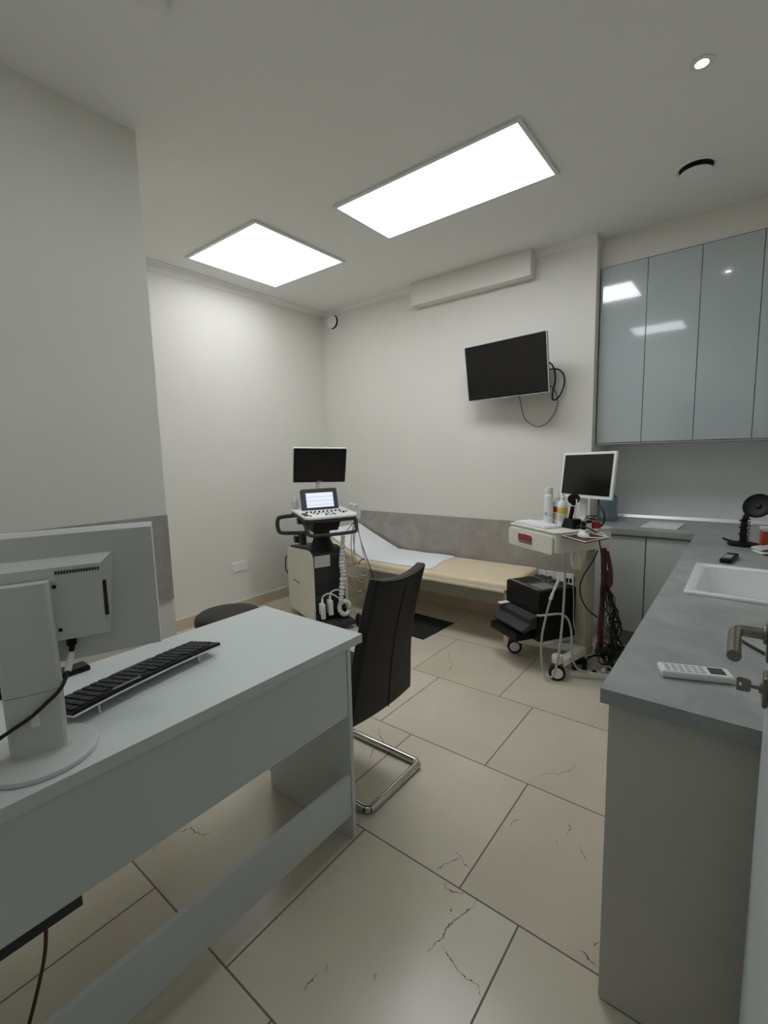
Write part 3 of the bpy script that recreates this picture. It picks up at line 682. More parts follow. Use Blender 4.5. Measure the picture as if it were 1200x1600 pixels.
# ------------------------------------------------------------------ ultrasound machine (x = towards its front, y = across)
UB = Matrix.Rotation(R(5), 4, 'Z')
U = thing('ultrasound_machine', 'white and charcoal ultrasound scanner with two screens, standing by the couch', 'ultrasound machine', (.936, -1.2, 0), -25)
WB = .345
b_ = MB(); b_.box(-.55, .20, .03, WB - .03, .035, .075, bev=.012); b_.move(UB).build('machine_base', 'dark_pl', U)
def caster(parent, x, y, r, wd, body, tyre, ang=0, boot=None):
    a = R(ang); c, s_ = math.cos(a), math.sin(a)
    cst = MB(); cst.cyl((x - s_ * wd, y + c * wd, r), (x + s_ * wd, y - c * wd, r), r, n=28, bev=.006)
    o_ = cst.build('caster', tyre, parent)
    hb_ = MB(); hb_.cyl((x - s_ * (wd + .003), y + c * (wd + .003), r), (x + s_ * (wd + .003), y - c * (wd + .003), r), r * .68, n=24, bev=.003); hb_.build('wheel_cap', body, o_)
    fk = MB(); fk.cyl((x, y, r * 2.02), (x, y, boot or r * 2.4), .014, n=14)
    fk.tube([(x - c * r * .7, y - s_ * r * .7, r * 1.6), (x - c * r * .2, y - s_ * r * .2, r * 2.1), (x + c * r * .5, y + s_ * r * .5, r * 2.0)], wd * .9, n=10, smooth=4)
    fk.build('caster_fork', 'dark_pl', o_)
for x, y in ((-.50, .03), (-.53, WB - .03), (.17, .03), (.14, WB + .02)): caster(U, x, y, .048, .016, 'dark_pl', 'rubber', 0, .075)
# side shells with a rounded shoulder
sp_ = [(-.575, .05), (0, .05), (0, .575), (-.008, .615), (-.03, .645), (-.065, .664), (-.11, .672), (-.535, .632), (-.565, .618), (-.575, .585)]
for ya, yb in ((0, .028), (WB - .028, WB)):
    MB().prism(sp_, ya, yb, lambda p, q, t_: UB @ Vector((p, t_, q)), bev=.006).build('side_shell', 'ivory_pl', U)
fpn = [(-.57, .06), (-.012, .06), (-.012, .25), (-.05, .265), (-.05, .36), (-.018, .42), (-.010, .57), (-.02, .61), (-.045, .645), (-.08, .668), (-.13, .683), (-.53, .65), (-.565, .61)]
MB().prism(fpn, .0285, WB - .0285, lambda p, q, t_: UB @ Vector((p, t_, q)), bev=.003).build('front_shell', 'dark_pl', U)
lbl = MB().box(-.0095, -.0055, .035, .180, .528, .628, bev=.001).move(UB @ Matrix.Translation((.004, 0, 0))).build('name_plate', 'label', U)
tx = MB()
xx = .05
for wd in (.012, .010, .013, .009, .012, .010, .011): tx.box(-.0014, -.0008, xx, xx + wd * .8, .600, .607 + random.random() * .003); xx += wd
tx.move(UB @ Matrix.Translation((-.001, 0, 0))).build('plate_print', 'ink', lbl)
em = MB(); xx = -.43
for i in range(8):
    h_ = (.026, .014, .016, .014, .014, .018, .014, .014)[i]; em.box(xx, xx + .014, -.0012, -.0002, .335, .335 + h_); xx += .020
em.move(UB).build('side_logo', 'ink', U)
MB().box(-.010, .06, .03, WB - .03, .076, .13, bev=.004).move(UB).build('cable_bin', 'black_pl', U)
# pillar and swivel
MB().lathe([(.12, .65), (.10, .69), (.078, .74), (.072, .80), (.075, .86), (.10, .90), (.10, .91), (0, .91)], o=(-.17, .165, 0), n=32).build('pillar', 'black_pl', U, 60)
# console
def rr(x0, x1, y0, y1, r, n=6): return [(p[0], p[1]) for p in ringpts(x0, x1, y0, y1, 0, r, n)]
Tc = Matrix.Translation((.14, .163, .962)) @ Matrix.Rotation(R(5), 4, 'Y') @ Matrix.Translation((-.14, -.163, 0))
MB().prism(rr(-.33, .14, -.070, .396, .05), 0, .022, lambda p, q, t_: Tc @ Vector((p, q, t_)), bev=.006).build('control_panel', 'white_pl', U, 50)
MB().prism(rr(-.325, .135, -.065, .391, .05), -.032, -.0005, lambda p, q, t_: Tc @ Vector((p, q, t_)), bev=.01).build('console_underside', 'dark_pl', U, 50)
nk = MB().prism([(-.28, -.02), (.11, -.02), (.04, -.125), (-.24, -.125)], .01, .25, lambda p, q, t_: Tc @ Vector((p, t_, q)), bev=.01).build('console_neck', 'black_pl', U)
tb = MB(); tb.lathe([(0, .0245), (.019, .0245), (.019, .027), (.012, .034), (0, .037)], o=(.075, .165, 0), n=28); tb.move(Tc).build('trackball', 'paleblue', U)
rg = MB()
P = [(.075 + .036 * math.sin(R(a)) * -1, .165 + .042 * math.cos(R(a)), .025) for a in range(-25, 206, 12)]
rg.tube(P, .0045, n=8, smooth=2); rg.move(Tc).build('ring_keys', 'black_pl', U)
kn = MB()
for i in range(9): kn.cyl((-.055, .00 + i * .037, .022), (-.055, .00 + i * .037, .034), .0085, n=14, bev=.002)
for x, y in ((-.005, .315), (-.005, .34), (-.005, .29), (.035, .30), (.02, .07), (-.02, .05), (.085, -.01)): kn.box(x - .009, x + .009, y - .008, y + .008, .022, .028, bev=.002)
for x in (-.02, .045): kn.box(x - .024, x + .02, -.055, -.012, .022, .0255, bev=.003)
kn.move(Tc).build('control_keys', 'black_pl', U)
sl = MB()
for i in range(5): sl.box(-.028, -.012, .085 + i * .03, .105 + i * .03, .0222, .0245, bev=.001)
sl.move(Tc).build('soft_keys', 'slate_pl', U)
# touch screen, leaning back
Tt = Matrix.Translation((-.155, .165, 1.0)) @ Matrix.Rotation(R(-14), 4, 'Y')
MB().prism(rr(-.168, .168, .002, .200, .018), -.028, 0, lambda p, q, t_: Tt @ Vector((t_, p, q)), bev=.006).build('touch_screen', 'slate_pl', U, 50)
MB().prism(rr(-.125, .125, .032, .162, .004), .0002, .0016, lambda p, q, t_: Vector((t_, p, q))).build('touch_display', 'touch', U).matrix_local = Tt
box('hinge_block', 'dark_pl', (-.25, -.15, .06, .27, .965, 1.02), U, bev=.01)
# main monitor on an arm
Tm = Matrix.Translation((-.22, .182, 1.245)) @ Matrix.Rotation(R(-8), 4, 'Z') @ Matrix.Rotation(R(-1.6), 4, 'X') @ Matrix.Rotation(R(14), 4, 'Y')
MB().prism(rr(-.236, .236, 0, .312, .012), -.034, 0, lambda p, q, t_: Tm @ Vector((t_, p, q)), bev=.004).build('monitor_housing', 'ivory_pl', U, 50)
MB().prism(rr(-.231, .231, .004, .307, .008), .0002, .003, lambda p, q, t_: Tm @ Vector((t_, p, q)), bev=.001).build('monitor_bezel', 'black_pl', U, 50)
MB().prism(rr(-.214, .214, .026, .292, .002), .0031, .0042, lambda p, q, t_: Tm @ Vector((t_, p, q))).build('monitor_screen', 'screen', U)
MB().prism(rr(-.022, .022, .010, .0135, .001), .0031, .0040, lambda p, q, t_: Tm @ Vector((t_, p, q))).build('monitor_logo', 'label', U)
ar = MB(); ar.tube([(-.24, .17, .985), (-.245, .17, 1.10), (-.245, .172, 1.19), (-.25, .18, 1.27), (-.262, .19, 1.33)], .02, n=14); ar.box(-.29, -.25, .15, .23, 1.30, 1.42, bev=.008); ar.build('monitor_arm', 'grey_pl', U)
# handles
MB().tube([(.06, -.055, .955), (.085, -.06, .93), (.12, -.055, .86), (.135, -.04, .842), (.145, .0, .835), (.148, .163, .832), (.145, .33, .835), (.135, .365, .842), (.12, .38, .86), (.085, .385, .93), (.06, .38, .955)], .0148, n=12, smooth=6).build('front_handle', 'dark_pl', U, 60)
MB().tube([(-.32, .02, .955), (-.36, -.03, .95), (-.41, -.13, .938), (-.425, -.155, .92), (-.43, -.162, .87), (-.425, -.155, .82), (-.41, -.13, .795), (-.36, -.03, .79), (-.24, .07, .80)], .018, n=12, smooth=6).build('rear_handle', 'dark_pl', U, 60)
rk = MB(); rk.box(-.36, -.25, .0, .05, .69, .80, bev=.006); rk.box(-.40, -.34, -.03, .0, .70, .76, bev=.006); rk.build('handle_bracket', 'dark_pl', U)
box('holder_hook', 'dark_pl', (-.14, -.08, -.068, -.03, .905, .955), U, bev=.008)
# probe holders at the right of the console
hh = MB()
for x, y in ((-.05, .425), (.03, .428)): hh.lathe([(.026, .93), (.030, .93), (.032, 1.00), (.027, 1.00), (.024, .94), (.026, .93)], o=(x, y, 0), n=24)
hh.box(-.09, .06, .385, .400, .94, .975, bev=.003)
hh.build('probe_holder', 'ivory_pl', U, 50)
for x, y, lean in ((-.05, .425, .008), (.03, .428, -.006)):
    pb = MB(); T = Matrix.Translation((x, y, .955)) @ Matrix.Rotation(R(10), 4, 'X')
    pb.lathe([(.0, 0), (.008, .0), (.013, .02), (.015, .06), (.021, .085), (.021, .098), (.015, .106), (0, .108)], n=20, T=T @ Matrix.Diagonal((.75, 1.1, 1, 1)))
    pb.build('probe', 'grey_pl', U, 60)
# probe plugs in the front bay and their leads
for y in (.072, .142):
    pg = MB(); pg.box(.0, .075, y - .021, y + .021, .085 + (y - .07) * .35, .225 + (y - .07) * .3, bev=.014, seg=4)
    pg.cyl((.04, y, .215 + (y - .07) * .3), (.035, y + .004, .262 + (y - .07) * .3), .013, .008, n=14)
    o_ = pg.build('probe_plug', 'white_pl', U, 50)
    z0 = .255 + (y - .07) * .3
    MB().tube([(.035, y + .004, z0), (.035, y + .012, z0 + .028), (.04, y + .05, z0 + .046), (.045, y + .095, z0 + .035), (.05, .235, .235), (.055, .255, .19)], .006, n=10).build('plug_lead', 'white_pl', o_)
# gauze-wrapped lead bundle with a coil at its foot
gz = MB(); pts = crom([(.08, .27, .80), (.07, .262, .68), (.066, .258, .60), (.072, .252, .55), (.07, .262, .47), (.066, .25, .36), (.066, .24, .27), (.072, .225, .21)], 14)
gz.tube(pts, lambda t_: (.017 + .008 * math.sin(t_ * 3.1)) + .004 * math.sin(t_ * 130) + .002 * math.sin(t_ * 71), n=12, smooth=0)
coil = [(.075 + .012 * math.sin(a_ * 1.7), .262 + .044 * math.cos(a_), .165 + .058 * math.sin(a_)) for a_ in [2 * math.pi * i / 60 for i in range(64)]]
gz.tube(coil, lambda t_: .020 + .004 * math.sin(t_ * 190) + .002 * math.sin(t_ * 97), n=12, smooth=0)
gz.build('wrapped_lead', 'lace', U, 80)
ld = MB()
ld.tube([(.03, .428, .93), (.04, .33, .84), (.07, .278, .79), (.072, .272, .60)], .004, n=8)
ld.tube([(.03, .428, .93), (.07, .37, .82), (.08, .375, .62), (.09, .40, .46), (.10, .445, .432), (.11, .475, .46), (.10, .45, .60), (.05, .43, .80), (-.05, .425, .94)], .0042, n=8)
ld.tube([(.04, .39, .90), (.08, .34, .72), (.08, .36, .50), (.08, .38, .41), (.09, .44, .37), (.09, .475, .41), (.08, .46, .52)], .0042, n=8)
ld.tube([(.05, .40, .86), (.09, .36, .66), (.08, .35, .45), (.08, .375, .32), (.09, .41, .29), (.09, .43, .33)], .004, n=8)
ld.build('probe_leads', 'greycord', U)
MB().tube([(.03, .428, .94), (.05, .43, .80), (.08, .47, .62), (.10, .52, .45), (.11, .545, .33), (.10, .54, .20), (.09, .50, .08), (.10, .42, .02)], .004, n=8).build('power_lead', 'cord', U)
MB().tube([(-.775, .02, .52), (-.80, -.005, .47), (-.785, -.01, .43), (-.805, -.012, .38), (-.795, .0, .33), (-.772, .02, .30)], .006, n=8).build('rear_lead', 'cord', U)

# bottles on the scanner
def UL(x, y, z): 
    a = R(-25); return (.936 + x * math.cos(a) - y * math.sin(a), -1.2 + x * math.sin(a) + y * math.cos(a), z)
def console_z(x): return .962 + .0225 - math.sin(R(5)) * (x - .14)
def gel_bottle(label, x, y, r, h, cap, body='paleblue'):
    t_ = thing('gel_bottle', label, 'bottle', UL(x, y, console_z(x) + .0045), 0, 'gel bottles on the scanner')
    MB().lathe([(0, 0), (r * .9, 0), (r, .004), (r, h * .62), (r * .92, h * .72), (r * .45, h * .80), (r * .42, h * .84), (0, h * .84)], n=28).build('bottle_body', body, t_, 50)
    MB().lathe([(r * .50, h * .83), (r * .5, h * .92), (r * .2, h * .97), (r * .15, h), (0, h)] if cap else [(r * .8, h * .80), (r * .8, h), (0, h)], n=24).build('bottle_cap', 'white_pl', t_, 50)
    MB().lathe([(r + .0005, h * .2), (r + .0008, h * .2), (r + .0008, h * .42), (r + .0005, h * .42)], n=28).build('bottle_label', 'label', t_)
    return t_
gel_bottle('pale blue gel bottle at the handle end of the scanner console', -.285, -.035, .028, .105, False)
gel_bottle('tall pale gel bottle beside the lit touch screen', -.255, .352, .026, .135, False)

# ------------------------------------------------------------------ small cart (x along its front, y to the back)
K = thing('medical_cart', 'ivory wheeled equipment cart with red-gripped drawer, in front of the base cabinets', 'cart', (2.503, -.705, 0), -32)
ZT = .972
# base arms and boots
aw = MB()
for x0, x1, y0, y1 in ((.37, .03, .30, .05), (.40, .46, .30, .06), (.36, .06, .36, .50), (.42, .45, .36, .50)):
    P0, P1 = Vector((x0, y0, .135)), Vector((x1, y1, .112))
    d_ = (P1 - P0).normalized(); n_ = Vector((-d_.y, d_.x, 0)) * .030
    V = [aw.bm.verts.new(p) for p in (P0 - n_ + Vector((0, 0, -.03)), P0 + n_ + Vector((0, 0, -.03)), P0 + n_ + Vector((0, 0, .03)), P0 - n_ + Vector((0, 0, .03)), P1 - n_ + Vector((0, 0, -.024)), P1 + n_ + Vector((0, 0, -.024)), P1 + n_ + Vector((0, 0, .024)), P1 - n_ + Vector((0, 0, .024)))]
    fs = [aw.bm.faces.new([V[i] for i in f]) for f in ((0, 1, 2, 3), (7, 6, 5, 4), (0, 4, 5, 1), (1, 5, 6, 2), (2, 6, 7, 3), (3, 7, 4, 0))]
    bmesh.ops.recalc_face_normals(aw.bm, faces=fs)
    bmesh.ops.bevel(aw.bm, geom=list({e for f in fs for e in f.edges}), offset=.010, segments=2, profile=.5, affect='EDGES')
aw.build('base_arms', 'ivory_pl', K)
for x, y, an in ((.012, .03, 54), (.466, .03, 54), (.045, .51, 70), (.455, .52, 100)):
    bt = MB(); bt.lathe([(.026, .108), (.032, .112), (.036, .150), (.030, .165), (0, .168)], o=(x - .012, y + .01, 0), n=24); bt.build('boot', 'ivory_pl', K, 60)
    caster(K, x, y - .0, .052, .015, 'white_pl', 'rubber', an, .108)
box('low_shelf', 'grey_pl', (-.06, .335, .015, .46, .188, .196), K, bev=.002)
box('cart_column', 'shaded_ivory_pl', (.33, .425, .285, .36, .105, .84), K, bev=.008)
# top box with a drawer
MB().prism(rr(-.02, .475, 0, .45, .028), ZT - .135, ZT - .012, lambda p, q, t_: Vector((p - (.0 if t_ > ZT - .1 else 0), q, t_)), bev=.008).build('drawer_box', 'ivory_pl', K, 50)
MB().prism(rr(-.026, .481, -.006, .455, .032), ZT - .0115, ZT, lambda p, q, t_: Vector((p, q, t_)), bev=.004).build('cart_top', 'ivory_pl', K, 50)
dr = MB().prism(rr(-.014, .446, ZT - .150, ZT - .026, .02), -.014, -.0005, lambda p, q, t_: Vector((p, t_, q)), bev=.005).build('drawer', 'ivory_pl', K, 50)
MB().prism(rr(.10, .255, ZT - .122, ZT - .052, .022), -.0155, -.0142, lambda p, q, t_: Vector((p, t_, q))).build('grip_recess', 'ink', dr)
MB().prism(rr(.106, .249, ZT - .086, ZT - .054, .012), -.021, -.0157, lambda p, q, t_: Vector((p, t_, q)), bev=.002).build('drawer_grip', 'red', dr)
rim = [(.1 + (p[0] - .1), -.0160, p[1]) for p in rr(.10, .255, ZT - .122, ZT - .052, .022)]
MB().tube(rim, .0022, n=6, smooth=0, closed=True).build('grip_rim', 'white_pl', dr)
# pull-out mouse tray at the right
mtp = [(.483, .024), (.708, -.003), (.665, .222), (.483, .262)]
MB().prism(mtp, ZT - .027, ZT - .020, lambda p, q, t_: Vector((p, q, t_)), bev=.002).build('mouse_tray', 'brown', K)
cxm, cym = .585, .126
rim = [(cxm + (a - cxm) * .965, cym + (b - cym) * .965, ZT - .018) for a, b in mtp]
MB().tube(rim, .0032, n=6, smooth=0, closed=True).build('tray_rim', 'white_pl', K)
# angled document holder on the column
hd = MB().box(-.002, .004, -.03, .05, -.075, .075, bev=.002); hd.move(Matrix.Translation((.446, .195, .79)) @ Matrix.Rotation(R(0), 4, 'Z') @ Matrix.Rotation(R(-18), 4, 'X')).build('side_holder', 'beige', K)
hk = MB(); hk.tube([(.447, .15, .88), (.452, .14, .84), (.452, .135, .78), (.447, .15, .74)], .006, n=8); hk.tube([(.449, .16, .87), (.454, .19, .80), (.449, .20, .73)], .005, n=8); hk.build('holder_clip', 'white_pl', K)

def KL(x, y, z):
    a = R(-32); return (2.503 + x * math.cos(a) - y * math.sin(a), -.705 + x * math.sin(a) + y * math.cos(a), z)
# printer on the low shelf
t = thing('printer', 'black printer on the low shelf of the cart', 'printer', KL(0, 0, .197), -32)
pm = MB(); pm.box(-.06, .31, .004, .325, .0, .345, bev=.008); pm.build('printer_body', 'black_pl', t)
tp = MB(); tp.box(-.05, .30, .015, .315, .3455, .350, bev=.002); tp.build('printer_lid', 'dark_pl', t)
lt = MB(); lt.box(-.02, .10, .03, .20, .3505, .353); lt.box(.13, .28, .22, .30, .3505, .353); lt.build('paper_slot', 'black_pl', t)
rb = MB(); rb.box(.115, .125, .02, .31, .3505, .356); rb.box(-.04, .29, .015, .024, .3505, .358, bev=.002); rb.box(-.045, .295, .205, .213, .3505, .356); rb.box(.14, .28, .05, .19, .3505, .3535); rb.build('lid_ridges', 'alu', t)
tr = MB(); tr.prism([(-.055, .13), (-.055, .165), (.0, .185), (.0, .10), (-.11, .075), (-.12, .095)], -.055, .30, lambda p, q, t_: Vector((t_, p, q)), bev=.003); tr.build('output_tray', 'dark_pl', t)
box('paper_cassette', 'black_pl', (-.055, .255, -.135, .003, .005, .055), t, bev=.006)
box('printer_badge', 'grey_pl', (.005, .045, .0015, .0039, .155, .165), t)
box('tray_paper', 'paper', (-.052, -.01, -.075, .0, .180, .190), t, bev=.002)
box('front_slot', 'rubber', (.13, .27, .0015, .0039, .225, .240), t)
# monitor on the cart
t = thing('computer_monitor', 'white-framed square monitor standing on the cart', 'monitor', KL(.332, .33, ZT + .001), -32)
Tq = Matrix.Translation((0, 0, .185)) @ Matrix.Rotation(R(-3), 4, 'Z') @ Matrix.Rotation(R(-7), 4, 'X') @ Matrix.Rotation(R(-1.2), 4, 'Y')
MB().box(-.244, .244, 0, .016, 0, .306, bev=.004).move(Tq).build('monitor_housing', 'white_pl', t)
MB().box(-.224, .224, -.0025, -.0002, .022, .290, bev=.0005).move(Tq).build('monitor_screen', 'screen', t)
MB().box(-.17, .13, .0165, .055, .05, .24, bev=.012).move(Tq).build('rear_housing', 'white_pl', t)
sn = MB(); sn.box(-.10, -.04, .060, .08, .014, .28, bev=.006); sn.build('stand_neck', 'white_pl', t)
MB().prism(rr(-.12, .02, -.02, .10, .03), 0, .014, lambda p, q, t_: Vector((p, q, t_)), bev=.004).build('stand_base', 'white_pl', t)
MB().tube([(.095, .05, .225), (.10, .03, .17), (.135, .01, .14), (.175, .0, .11), (.185, .0, .07), (.17, .0, .03), (.13, .02, .01)], .006, n=10).build('monitor_cable', 'cord', t)
# things on the cart
t = thing('spray_can', 'tall white spray can at the left end of the cart bottles', 'can', KL(.118, .225, ZT + .001), -32)
MB().lathe([(0, 0), (.031, 0), (.032, .004), (.032, .185), (.029, .198), (.024, .204), (0, .204)], n=36).build('can_body', 'white_pl', t, 50)
MB().lathe([(.025, .205), (.026, .206), (.026, .246), (.024, .25), (0, .25)], n=30).build('can_cap', 'white_met', t, 50)
MB().lathe([(.0323, .05), (.0326, .05), (.0326, .065), (.0323, .065)], n=36).build('can_print', 'paleblue', t)
pm = MB(); pm.lathe([(0, 0), (.006, 0), (.006, .002), (0, .003)], n=14, T=Matrix.Translation((.012, -.0312, .07)) @ Matrix.Rotation(R(90), 4, 'X')); pm.build('can_mark', 'slate_pl', t)
def spray_bottle(label, x, y, r, h, band):
    t_ = thing('spray_bottle', label, 'bottle', KL(x, y, ZT + .001), -32, 'spray bottles on the cart')
    MB().lathe([(0, 0), (r * .95, 0), (r, .004), (r, h * .60), (r * .9, h * .70), (r * .42, h * .78), (r * .40, h * .82), (0, h * .82)], n=32).build('bottle_body', 'paper', t_, 50)
    MB().lathe([(r * .46, h * .80), (r * .46, h * .88), (r * .28, h * .90), (r * .28, h), (0, h)], n=20).build('bottle_cap', 'white_pl', t_, 50)
    MB().lathe([(r + .0004, h * .36), (r + .0009, h * .36), (r + .0009, h * .55), (r + .0004, h * .55)], n=32).build('colour_band', band, t_)
    MB().lathe([(r + .0004, h * .12), (r + .0009, h * .12), (r + .0009, h * .33), (r + .0004, h * .33)], n=32).build('bottle_label', 'label', t_)
spray_bottle('white bottle with crimson label, partly behind the yellow-banded one', .130, .293, .030, .205, 'magenta')
spray_bottle('white bottle with yellow band standing on the cart', .235, .245, .032, .215, 'yellow')
t = thing('dermatoscope', 'black handheld scope standing in its charging cradle on the cart', 'scope', KL(.372, .20, ZT + .001), -32)
MB().prism([(-.058, 0), (.050, 0), (.048, .062), (-.030, .062)], -.035, .035, lambda p, q, t_: Vector((p, t_, q)), bev=.004).build('cradle', 'black_pl', t)
MB().cyl((-.012, 0, .063), (.014, 0, .150), .013, .015, n=18, bev=.004).build('scope_handle', 'black_pl', t)
MB().cyl((.0135, 0, .146), (.0155, 0, .153), .0165, n=18).build('scope_ring', 'white_pl', t)
hdm = MB(); hdm.cyl((.0155, 0, .153), (.02, 0, .185), .015, .02, n=18); hdm.cyl((.002, .028, .192), (.03, -.024, .192), .031, .033, n=28, bev=.006); hdm.build('scope_head', 'black_pl', t)
MB().tube([(.034, -.006, .20), (.05, -.01, .19), (.052, -.01, .165), (.036, -.005, .13), (.028, 0, .07)], .0045, n=8).build('scope_lead', 'white_pl', t)
t = thing('pocket_scope', 'small black scope with round head lying behind the cradle on the cart', 'scope', KL(.452, .225, ZT + .001), -32)
MB().cyl((0, 0, .0), (0, 0, .05), .016, .012, n=18, bev=.003).build('scope_base', 'black_pl', t)
MB().cyl((-.012, 0, .062), (.012, 0, .062), .014, n=18, bev=.003).build('scope_head', 'grey_pl', t)
def tin(label, x, y, r, h, m_, lid):
    t_ = thing('round_tin', label, 'tin', KL(x, y, ZT + .001), 0, 'small tins on the cart')
    MB().lathe([(0, 0), (r, 0), (r, h * .8), (0, h * .8)], n=30).build('tin_body', m_, t_); MB().lathe([(r * 1.03, h * .8), (r * 1.03, h), (0, h)], n=30).build('tin_lid', lid, t_)
tin('small round white tin with black lid at the right end of the cart', .43, .265, .036, .050, 'white_pl', 'black_pl')
tin('small round red tin at the right end of the cart', .445, .332, .028, .040, 'red', 'red')
tag(MB().tube([KL(.39, .33, ZT + .056), KL(.42, .29, ZT + .060), KL(.455, .30, ZT + .072), KL(.44, .335, ZT + .080), KL(.40, .32, ZT + .075), KL(.41, .285, ZT + .065), KL(.46, .315, ZT + .058)], .004, n=8).build('coiled_cord', 'cord'), 'short black cord coiled on the white tin', 'cord')
t = thing('cart_keyboard', 'white compact keyboard lying on the cart top', 'keyboard', KL(.17, .095, ZT + .001), -32)
box('keyboard_base', 'white_pl', (-.165, .165, -.075, .06, 0, .012), t, bev=.003)
kk = MB()
for i in range(14):
    for j in range(5): kk.box(-.152 + i * .0218, -.134 + i * .0218, -.066 + j * .0245, -.046 + j * .0245, .0122, .017, bev=.002, seg=1)
kk.build('keys', 'paper', t)
t = thing('mouse', 'white computer mouse on the pull-out tray of the cart', 'mouse', KL(.560, .125, ZT - .0192), -50)
ms = MB()
def mpt(u, v):
    a = 2 * math.pi * u; p = v * math.pi / 2
    return Vector((.052 * math.cos(a) * math.cos(p), .031 * math.sin(a) * math.cos(p), .036 * math.sin(p) * (1 - .18 * math.cos(a) * math.cos(p))))
ms.grid(mpt, 32, 10); bmesh.ops.remove_doubles(ms.bm, verts=ms.bm.verts, dist=1e-5)
ms.build('mouse_shell', 'ivory_pl', t, 80)
MB().tube([(.05, .0, .012), (.075, -.004, .008), (.11, .02, .010), (.13, .06, .014), (.10, .085, .02), (.05, .08, .03)], .0028, n=8).build('mouse_cord', 'white_pl', t)
box('mouse_wheel', 'ink', (.022, .036, -.003, .003, .030, .034), t, bev=.001)
t = thing('small_remote', 'small dark pod on the cart top before the spray bottles', 'pod', KL(.245, .165, ZT + .001), -32)
box('pod_body', 'dark_pl', (-.022, .022, -.012, .012, 0, .010), t, bev=.003); box('pod_foot', 'black_pl', (-.018, .018, -.010, .010, .0102, .013), t)

# hanging hoses and cables of the cart
def hose(name, label, pts, r, m_, cat='cable', n=10): return tag(MB().tube([KL(*p) for p in pts], r, n=n).build(name, m_), label, cat)
hz = thing('probe_hose', 'long pale hose hanging in a deep loop at the cart front', 'hose')
hpts = [(.450, .145, .872), (.455, .115, .885), (.452, .09, .85), (.455, .085, .76), (.47, .07, .62), (.485, .05, .45), (.50, .02, .26), (.505, -.005, .14), (.49, -.02, .055), (.455, -.035, .024), (.425, -.04, .045), (.405, -.045, .13), (.40, -.04, .28), (.412, -.02, .42), (.425, .0, .53)]
MB().tube([KL(*p) for p in hpts], .0075, n=12).build('hose_tube', 'greycord', hz)
hc = MB(); hc.cyl(KL(.425, .0, .53), KL(.432, .012, .575), .011, .009, n=16, bev=.002); hc.cyl(KL(.432, .012, .575), KL(.442, .05, .665), .007, .010, n=16); hc.build('hose_end', 'white_met', hz)
hose('branch_hose', 'pale hose crossing the printer side and dropping to the power strip', [(.335, -.03, .40), (.36, -.01, .405), (.39, .03, .415), (.41, .10, .415), (.43, .14, .38), (.452, .15, .30), (.47, .14, .20), (.485, .14, .12), (.505, .17, .062), (.53, .22, .05)], .0075, 'greycord', 'hose')
hose('plug_cord', 'thin pale cord hanging beside the printer', [(.335, .26, .56), (.345, .26, .48), (.352, .255, .38), (.365, .25, .30), (.40, .25, .22)], .004, 'greycord', 'cord')
hose('mouse_lead', 'black cord running over the cart edge by the mouse', [(.425, .19, ZT + .014), (.455, .185, ZT + .026), (.50, .21, ZT + .018), (.525, .265, ZT - .02), (.525, .29, ZT - .09), (.50, .33, ZT - .16)], .004, 'cord')
hose('bowed_cable', 'black cable bulging out in a wide bow beside the cart column', [(.47, .33, .83), (.462, .30, .76), (.45, .24, .67), (.447, .215, .60), (.45, .225, .52), (.46, .27, .44), (.475, .34, .38)], .0045, 'cord')
bn = thing('cable_bundle', 'red-brown bundle of cables hanging behind the cart column', 'cable bundle')
bb = MB(); b2 = MB()
for i in range(7):
    jx, jy = random.uniform(-.012, .012), random.uniform(-.012, .012)
    bb.tube([KL(.478 + jx, .37 + jy, .84), KL(.486 + jx, .37 + jy, .70), KL(.484 - jy, .37 + jx, .55), KL(.480 + jy, .37 + jx, .40), KL(.474 + jx, .37 + jy, .25), KL(.478 + jx, .38 + jy, .14)], .0085, n=8)
for i in range(4):
    jx = random.uniform(-.01, .01)
    b2.tube([KL(.505 + jx, .37, .83), KL(.528 + jx, .38, .72), KL(.535 + jx, .38, .62), KL(.516, .38, .60), KL(.505 + jx, .375, .70)], .008, n=8)
bb.build('red_cables', 'brown', bn); b2.build('folded_cable', 'brown', bn)
tg = MB()
for i in range(16):
    p0 = Vector((.49 + random.uniform(-.01, .03), .38 + random.uniform(-.02, .02), .62 - .02 * random.random())); P = [p0]
    zz = .52
    while zz > .17:
        P.append(Vector((.50 + (.60 - zz) * .22 + random.uniform(-.035, .035), .39 + random.uniform(-.05, .05), zz))); zz -= random.uniform(.05, .11)
    for _ in range(3): P.append(Vector((.53 + random.uniform(-.07, .09), .40 + random.uniform(-.08, .08), random.uniform(.10, .22))))
    tg.tube([KL(*p) for p in P], random.choice((.003, .0035, .0045)), n=6, smooth=6)
for i in range(12):
    c = Vector((.55 + random.uniform(-.05, .06), .40 + random.uniform(-.05, .05), .155 + random.uniform(-.04, .05))); a0_ = random.random() * 6
    tg.tube([KL(c.x + .06 * math.cos(a0_ + k_ * .8), c.y + .05 * math.sin(a0_ + k_ * .8), c.z + .02 * math.sin(k_ * 1.3)) for k_ in range(8)], .0045, n=6, smooth=5)
o = tag(tg.build('cable_tangle', 'cord'), 'tangle of thin black cables bunched at the foot of the cart', 'cable tangle'); o['kind'] = 'stuff'
hose('loop_cord', 'black cord looping out to the base cabinet from the tangle', [(.52, .40, .40), (.56, .42, .27), (.62, .44, .19), (.66, .44, .13), (.64, .41, .06), (.58, .38, .04), (.53, .36, .08), (.50, .37, .15)], .0048, 'cord')
ps = thing('power_strip', 'pale multi-socket power strip on the floor under the cart', 'power strip', (3.07, -.765, 0), 24)
box('strip_body', 'ivory_pl', (-.125, .14, -.028, .028, 0, .042), ps, bev=.008)
